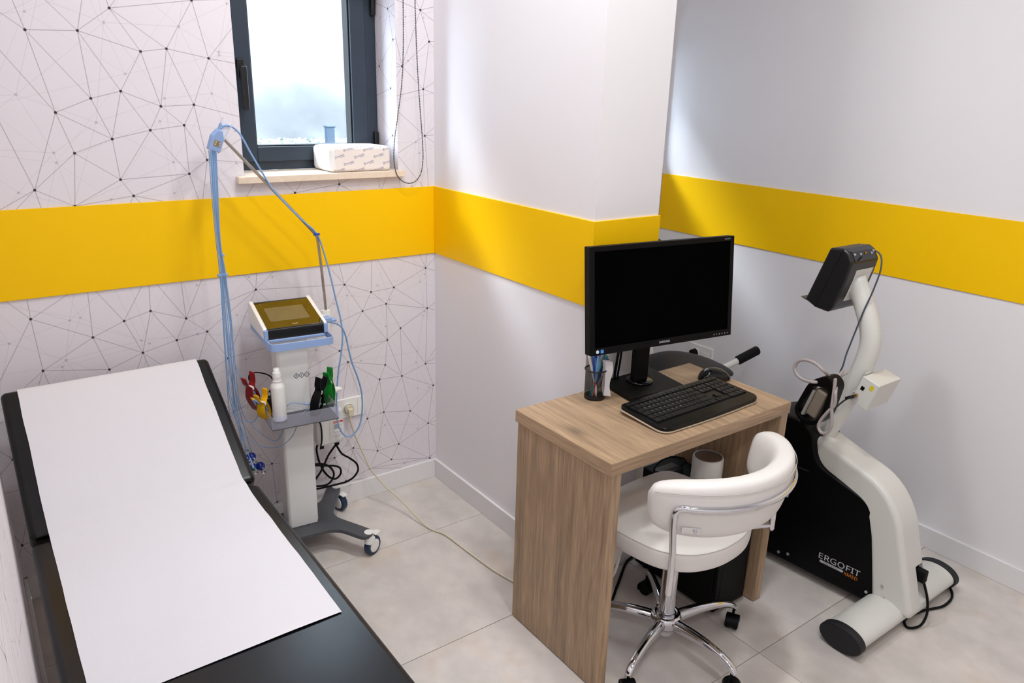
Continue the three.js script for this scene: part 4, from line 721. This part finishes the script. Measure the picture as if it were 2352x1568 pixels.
// ---------- wall socket, plug and cord ----------
function socket(name, p, turn, w, label) {
  const t = thing(name, label, 'socket', p, turn);
  mesh('plate', rbox(w, 0.085, 0.011, 0.003, 2, 0, 0, 0.0055), M.plasticWhite, t);
  mesh('outlet', lathe([[0, 0.004], [0.0195, 0.004], [0.0195, 0.009], [0.022, 0.01], [0.022, 0.0], [0, 0]], 36).rotateX(Math.PI / 2).translate(-w / 2 + 0.045, 0, 0.0075), M.plasticWhite, t);
  mesh('cover_line', rbox(0.001, 0.065, 0.001, 0.0003, 1, w / 2 - 0.03, 0, 0.0112), mat('#b5b0b0', 0.6), t);
  return t;
}
{
  const s = socket('wall_socket', [-0.412, 0.44, 0], 0, 0.118, 'white wall socket with a cream plug on the papered wall behind the trolley');
  mesh('status_dot', cyl(0.004, 0.004, 0.001, 16).rotateX(Math.PI / 2).translate(-0.045, -0.005, 0.0115), mat('#d8c21e', 0.5), s);
  const t = thing('extension_cord', 'cream cord plugged into the wall socket, trailing over the floor to the desk', 'cord');
  mesh('plug', [cyl(0.0185, 0.0175, 0.018, 30).rotateX(Math.PI / 2).translate(-0.426, 0.44, 0.024), rbox(0.022, 0.034, 0.018, 0.005, 2, -0.428, 0.432, 0.04), cyl(0.0065, 0.0042, 0.03, 14, -0.43, 0.403, 0.041)], M.cream, t);
  mesh('cord', tube([[-0.43, 0.41, 0.041], ...CORD.slice(2)], 0.0036, 150, 8), M.cream, t);
  const r = socket('wall_socket', [XR, 0.462, 0.372], -Math.PI / 2, 0.15, 'white double wall socket on the right wall behind the bike seat');
  mesh('black_plug', [cyl(0.019, 0.017, 0.03, 24).rotateX(Math.PI / 2).translate(-0.03, 0.0, 0.025)], M.rubber, r);
  mesh('module', rbox(0.05, 0.03, 0.003, 0.001, 1, 0.03, 0, 0.0125), M.plasticWhite, r);
}
// ---------- window items ----------
{
  const t = thing('towel_pack', 'white pack of paper hand towels with printed wrapper on the window sill', 'paper towels', [-0.327, 1.3985, -0.07]);
  mesh('towels', rbox(0.252, 0.09, 0.165, 0.014, 3, 0, 0.0455, 0), mat('#f0eeec', 0.85), t);
  const tex = canvasTex(1024, 400, (c, w, h) => {
    c.fillStyle = '#eee3dc'; c.fillRect(0, 0, w, h);
    for (let r = -1; r < 5; r++) for (let k = -1; k < 5; k++) {
      c.save(); c.translate(k * 360 + (r % 2 ? 20 : 190), r * 118 + 60); c.rotate(-0.3); c.scale(1.45, 1.45); c.strokeStyle = '#5d6590'; c.fillStyle = '#5d6590'; c.lineWidth = 4;
      c.beginPath(); c.arc(0, -8, 13, 0.6, 6.4); c.stroke(); c.fillRect(-3, -20, 5, 18); c.font = 'bold 27px sans-serif'; c.fillText('LUCART', 16, 2); c.fillRect(58, 8, 62, 4); c.restore();
    }
  });
  mesh('wrapper', rbox(0.236, 0.092, 0.168, 0.012, 3, 0.006, 0.0462, 0), mat('#ffffff', 0.6, { map: tex }), t);
}
{
  const t = thing('blind_chain', 'black beaded pull chain of a blind hanging in a loop beside the window', 'chain', [0, 0, 0]);
  const c = new THREE.CatmullRomCurve3([[-0.147, 2.3, 0.03], [-0.146, 2.01, 0.03], [-0.149, 1.84, 0.03], [-0.158, 1.72, 0.03], [-0.178, 1.6, 0.03], [-0.196, 1.5, 0.032], [-0.198, 1.42, 0.034], [-0.182, 1.372, 0.034], [-0.15, 1.35, 0.034], [-0.115, 1.35, 0.033], [-0.085, 1.375, 0.032], [-0.07, 1.43, 0.03], [-0.07, 1.5, 0.03], [-0.079, 1.62, 0.03], [-0.09, 1.8, 0.03], [-0.096, 2.01, 0.03], [-0.098, 2.3, 0.03]].map((p) => V(...p)), false, 'centripetal');
  const len = c.getLength(), n = Math.floor(len / 0.0058), b = new THREE.IcosahedronGeometry(0.0024, 1), l = [];
  for (let i = 0; i <= n; i++) l.push(b.clone().translate(...c.getPointAt(i / n).toArray()));
  mesh('beads', l, mat('#2a302a', 0.4), t);
  mesh('cord', new THREE.TubeGeometry(c, 220, 0.0006, 5), mat('#54584f', 0.6), t);
  mesh('drive_wheel', [cyl(0.026, 0.026, 0.02, 28).rotateX(Math.PI / 2).translate(-0.1225, 2.3, 0.03), rbox(0.07, 0.07, 0.022, 0.006, 2, -0.1225, 2.31, 0.011)], M.plasticWhite, t);
}
// ---------- recumbent exercise bike ----------
{
  const BX = 0.815;
  const t = thing('exercise_bike', 'black and white recumbent exercise bike at the right wall', 'exercise bike', [BX, 0, 0]);
  // foot bar with end caps
  const ell = (w, h, d, x, y, z) => { const s = new THREE.Shape(); s.absellipse(0, 0, w, h, 0, Math.PI * 2); return extr(s, d, 0.004, 2, 40).rotateY(Math.PI / 2).translate(x, y, z); };
  mesh('front_foot', ell(0.068, 0.04, 0.6, -0.3, 0.05, 1.74), M.bikeWhite, t);
  for (const x of [-0.33, 0.297]) mesh('foot_cap', ell(0.074, 0.046, 0.032, x, 0.047, 1.74), mat('#0c0d12', 0.6), t);
  // flywheel housing, wider towards the back
  const taper = (g) => { const p = g.attributes.position; for (let i = 0; i < p.count; i++) p.setX(i, p.getX(i) * (1 + 0.62 * Math.max(0, (1.70 - p.getZ(i)) / 0.4))); g.computeVertexNormals(); return g; };
  const hp = [[1.06, 0.035, 0.03], [1.70, 0.035, 0.01], [1.695, 0.12, 0.02], [1.665, 0.34, 0.05], [1.62, 0.405, 0.05], [1.42, 0.47, 0.05], [1.395, 0.575, 0.02], [1.34, 0.615, 0.05], [1.24, 0.61, 0.08], [1.1, 0.55, 0.1], [1.03, 0.36, 0.1]];
  mesh('housing', taper(extrX(roundShape(hp, 0.03), 0.116, 0.008, 3)), M.bikeBlack, t);
  mesh('housing_seam', taper(extrX(roundShape([[1.05, 0.44], [1.4, 0.43], [1.4, 0.433], [1.05, 0.443]], 0.001), 0.1172, 0.0004, 1)), mat('#2a2a2e', 0.5), t);
  // white front shell
  const sp = [[1.36, 0.535, 0.02], [1.40, 0.565, 0.03], [1.535, 0.522, 0.1], [1.65, 0.49, 0.11], [1.73, 0.40, 0.12], [1.775, 0.25, 0.2], [1.83, 0.075, 0.02], [1.822, 0.052, 0.02], [1.69, 0.06, 0.01], [1.664, 0.19, 0.1], [1.636, 0.31, 0.06], [1.60, 0.375, 0.06], [1.54, 0.398, 0.06], [1.405, 0.415, 0.02], [1.375, 0.47, 0.02]];
  const shellG = extrX(roundShape(sp, 0.02), 0.128, 0.02, 5, 14), cut = new Brush(extrX(roundShape([[1.772, 0.11], [1.85, 0.085], [1.85, 0.235], [1.772, 0.215]], 0.006), 0.05, 0.004, 2).translate(0.028, 0, 0)), bs = new Brush(shellG);
  bs.updateMatrixWorld(); cut.updateMatrixWorld();
  mesh('front_shell', new Evaluator().evaluate(bs, cut, SUBTRACTION).geometry, M.bikeWhite, t);
  const bolt = cyl(0.0055, 0.0055, 0.004, 14).rotateZ(Math.PI / 2);
  const hw = (z) => 0.058 * (1 + 0.62 * Math.max(0, (1.70 - z) / 0.4));
  for (const [z, y, k] of [[1.338, 0.062, 0], [1.375, 0.072, 0], [1.672, 0.075, 0], [1.722, 0.13, 1], [1.735, 0.09, 1], [1.405, 0.505, 1], [1.41, 0.455, 1]]) { const b = mesh('bolt', bolt, M.silver, t); b.position.set(-(k ? 0.0645 : hw(z)) - 0.001, y, z); }
  // lettering on the housing
  const lg = new THREE.Group(); lg.name = 'brand_mark'; t.add(lg); lg.position.set(-hw(1.565) - 0.0006, 0.118, 1.565); lg.rotation.y = -Math.PI / 2 + Math.atan(0.058 * 0.62 / 0.4);
  const sil = mat('#bcbcc0', 0.4);
  mesh('lettering', letters('ERGOFIT', 0.0225, fontR).scale(1.28, 1, 1).translate(0, 0.0, 0), sil, lg);
  mesh('badge', extr(roundShape([[-0.07, -0.0145], [0.018, -0.0145], [0.018, -0.005], [-0.07, -0.005]], 0.004), 0.0004), sil, lg);
  mesh('badge_lettering', letters('Made in Germany', 0.0052, fontR).translate(-0.026, -0.012, 0.0004), M.black, lg);
  mesh('model_lettering', letters('XMED', 0.0125, fontR).scale(1.1, 1, 1).translate(0.046, -0.019, 0), mat('#d9781c', 0.45), lg);
  // console arm
  const ap = [[1.386, 0.545], [1.43, 0.666], [1.461, 0.767], [1.487, 0.862], [1.494, 0.93], [1.482, 0.985], [1.445, 1.063], [1.402, 1.135]].map(([z, y]) => V(0, y, z)), ac = new THREE.CatmullRomCurve3(ap, false, 'centripetal'), as = [];
  for (let i = 0; i <= 40; i++) { const p = ac.getPointAt(i / 40), g = ac.getTangentAt(i / 40), n = V(0, -g.z, g.y), r = []; for (let j = 0; j < 28; j++) { const a = j / 28 * 2 * Math.PI; r.push(p.clone().addScaledVector(n, Math.sin(a) * 0.035).add(V(Math.cos(a) * 0.029, 0, 0))); } as.push(r); }
  mesh('console_arm', loft(as), M.bikeWhite, t);
  mesh('arm_collar', loft([-0.012, 0.0, 0.006].map((k, i) => { const r = []; for (let j = 0; j < 36; j++) { const a = j / 36 * 2 * Math.PI, q = [1.28, 1.22, 1.08][i]; r.push(V(Math.cos(a) * 0.033 * q, 0.556 + k + Math.sin(a) * -0.012, 1.391 + Math.sin(a) * 0.037 * q)); } return r; })), M.rubber, t);
  // console
  const cp = [[1.343, 1.238], [1.39, 1.243], [1.41, 1.232], [1.428, 1.202], [1.417, 1.141], [1.398, 1.071], [1.385, 1.037], [1.371, 1.021], [1.32, 1.027], [1.28, 1.046]];
  const co = new THREE.Group(); co.name = 'console'; t.add(co);
  mesh('console_case', extrX(roundShape(cp, 0.008), 0.165, 0.007, 3), mat('#0b0b0d', 0.38), co);
  mesh('case_seam', extrX(roundShape([[1.389, 1.2405], [1.392, 1.2405], [1.323, 1.0285], [1.32, 1.0285]], 0.0005), 0.166, 0.0003, 1), M.rubber, co);
  mesh('connector_panel', extrX(roundShape([[1.4, 1.24], [1.4105, 1.2335], [1.4292, 1.2035], [1.425, 1.2]], 0.001), 0.13, 0.0006, 1), M.blackGloss, co);
  for (const [x, k] of [[-0.055, 0.3], [-0.02, 0.35], [0.01, 0.3], [0.045, 0.4], [0.06, 0.2]]) mesh('port', cyl(0.004, 0.004, 0.006, 12).rotateX(0.55).translate(x, 1.2335 - 0.03 * k, 1.4105 + 0.0187 * k), x === 0.01 ? mat('#b98a2a', 0.3, { metalness: 1 }) : M.silver, co);
  mesh('arm_mount', extrX(roundShape([[1.4205, 1.172], [1.4265, 1.172], [1.396, 1.06], [1.39, 1.06]], 0.002), 0.1, 0.002, 1).translate(0.012, 0, 0), M.bikeWhite, co);
  mesh('screen', extrX(roundShape([[1.3405, 1.232], [1.3425, 1.236], [1.2815, 1.052], [1.2795, 1.05]], 0.0004), 0.145, 0.0003, 1), M.blackGloss, co);
  mesh('reading_ledge', extrX(roundShape([[1.285, 1.043], [1.263, 1.05], [1.262, 1.0525], [1.286, 1.0475]], 0.001), 0.16, 0.0006, 1), mat('#2c2b1e', 0.25), co);
  // control box on the arm
  const bxg = new THREE.Group(); bxg.name = 'control_box'; t.add(bxg); bxg.position.set(0.018, 0.772, 1.531); bxg.rotation.x = 17 * DEG;
  mesh('box_case', rbox(0.135, 0.102, 0.062, 0.002, 1), M.bikeWhite, bxg);
  mesh('box_lid', rbox(0.1365, 0.1035, 0.052, 0.002, 1, 0.002, 0, 0.006), M.bikeWhite, bxg);
  mesh('mount_strap', [rbox(0.05, 0.012, 0.003, 0.001, 1, -0.03, 0.053, -0.034), rbox(0.05, 0.012, 0.003, 0.001, 1, -0.05, -0.02, -0.034)], M.bikeWhite, bxg);
  mesh('warning_sticker', box(0.0006, 0.018, 0.013, -0.0682, 0.03, 0.012), mat('#d9c51c', 0.5), bxg);
  mesh('data_port', box(0.0008, 0.014, 0.012, -0.0683, 0.012, -0.014), M.black, bxg);
  mesh('cable_port', cyl(0.005, 0.005, 0.012, 14).rotateZ(Math.PI / 2).translate(-0.0735, -0.02, -0.02), mat('#b08a55', 0.3, { metalness: 0.8 }), bxg);
  // pedal with foot strap, crank
  const pd = new THREE.Group(); pd.name = 'pedal'; t.add(pd);
  const po = roundShape([[1.41, 0.80, 0.03], [1.37, 0.69, 0.03], [1.405, 0.655, 0.03], [1.455, 0.657, 0.03], [1.49, 0.70, 0.03], [1.51, 0.82, 0.03], [1.48, 0.848, 0.03], [1.44, 0.83, 0.03]], 0.03);
  const ph = new THREE.Path(roundShape([[1.422, 0.797, 0.02], [1.383, 0.694, 0.015], [1.408, 0.672, 0.02], [1.452, 0.674, 0.02], [1.474, 0.705, 0.02], [1.489, 0.806, 0.02]], 0.02).getPoints(6)); po.holes.push(ph);
  mesh('pedal_frame', extrX(po, 0.06, 0.004, 2).translate(0.645 - BX, 0, 0), M.bikeBlack, pd);
  mesh('foot_pad', rbox(0.055, 0.105, 0.04, 0.008, 2).rotateX(0.3).translate(0.645 - BX, 0.738, 1.449), mat('#756a5c', 0.8), pd);
  mesh('foot_pad', rbox(0.055, 0.105, 0.012, 0.005, 2).rotateX(0.3).translate(0.645 - BX, 0.732, 1.419), mat('#8b8780', 0.7), pd);
  mesh('crank', [bar([0.66 - BX, 0.75, 1.46], [0.735 - BX, 0.7, 1.42], 0.013), rbox(0.02, 0.17, 0.03, 0.008, 2).rotateX(0.5).translate(0.735 - BX, 0.64, 1.37)], M.bikeBlack, t);
  // cables
  mesh('grey_cable', tube(off(GREY1, -BX, 0, 0), 0.0058, 160, 8), mat('#a49a98', 0.5), t);
  mesh('grey_cable', tube(off(GREY2, -BX + 0.004, 0, 0), 0.0058, 140, 8), mat('#a49a98', 0.5), t);
  mesh('dark_cable', tube(off([...DARK0, ...DARK1.slice(3)], -BX, 0, 0), 0.0028, 160, 8), mat('#3a4450', 0.5), t);
  mesh('dark_cable', tube(off(DARK2, -BX, 0, 0), 0.0028, 50, 8), mat('#252a31', 0.5), t);
  mesh('cable_plug', [bar([-0.055, 0.735, 1.472], [-0.047, 0.75, 1.497], 0.0055, 12)], M.rubber, t);
  // mains inlet at the front
  mesh('inlet_plate', rbox(0.044, 0.06, 0.003, 0.001, 1, 0.028, 0.18, 1.775), M.rubber, t);
  mesh('type_plate', rbox(0.034, 0.034, 0.002, 0.0006, 1, 0.026, 0.13, 1.776), mat('#dcdad6', 0.5), t);
  mesh('mains_plug', rbox(0.026, 0.045, 0.038, 0.005, 2, 0.03, 0.182, 1.796), M.rubber, t);
  mesh('mains_cable', tube([[0.032, 0.165, 1.808], [0.036, 0.1, 1.832], [0.03, 0.045, 1.842], [0.005, 0.012, 1.838], [-0.03, 0.007, 1.815], [0.0, 0.007, 1.79], [0.1, 0.007, 1.8], [0.2, 0.007, 1.83], [0.29, 0.007, 1.815], [0.345, 0.007, 1.76], [0.36, 0.007, 1.65], [0.3, 0.007, 1.55], [0.34, 0.007, 1.2], [0.5, 0.007, 0.6]], 0.0045, 200, 8), M.rubber, t);
  // seat end, mostly hidden behind the desk
  mesh('seat_rail', [rbox(0.09, 0.07, 0.85, 0.012, 2, 0, 0.17, 0.7)], M.bikeWhite, t);
  mesh('rear_foot', ell(0.05, 0.04, 0.4, -0.2, 0.045, 0.36), M.bikeWhite, t);
  mesh('seat_post', [bar([0, 0.2, 0.62], [0, 0.58, 0.66], 0.03), bar([0.02, 0.5, 0.52], [0.02, 0.8, 0.42], 0.02)], M.bikeWhite, t);
  const ss = []; for (let i = 0; i <= 20; i++) { const s = -1 + i / 10, e = Math.sqrt(Math.max(0.03, 1 - Math.pow(Math.abs(s), 4))), r = []; for (let j = 0; j < 24; j++) { const a = j / 24 * 2 * Math.PI; r.push(V(s * 0.235, 0.6 - 0.05 * s * s + Math.sin(a) * 0.036 * e, 0.7 + Math.cos(a) * 0.17 * e)); } ss.push(r); }
  mesh('seat_cushion', loft(ss), mat('#101013', 0.55), t);
  mesh('seat_back', rbox(0.3, 0.36, 0.05, 0.024, 4).rotateX(-0.3).translate(0.02, 0.91, 0.41), mat('#101013', 0.55), t);
  mesh('side_handle', tube([[0.0, 0.44, 0.62], [0.16, 0.5, 0.68], [0.25, 0.56, 0.74], [0.385, 0.625, 0.79]], 0.0145, 60, 14), M.bikeWhite, t);
  mesh('hand_grip', lathe([[0, 0], [0.018, 0.001], [0.021, 0.005], [0.021, 0.105], [0.017, 0.112], [0, 0.113]], 24).applyQuaternion(new THREE.Quaternion().setFromUnitVectors(V(0, 1, 0), V(0.135, 0.065, 0.05).normalize())).translate(0.3, 0.584, 0.758), M.rubber, t);
}
renderer.render(scene, camera);
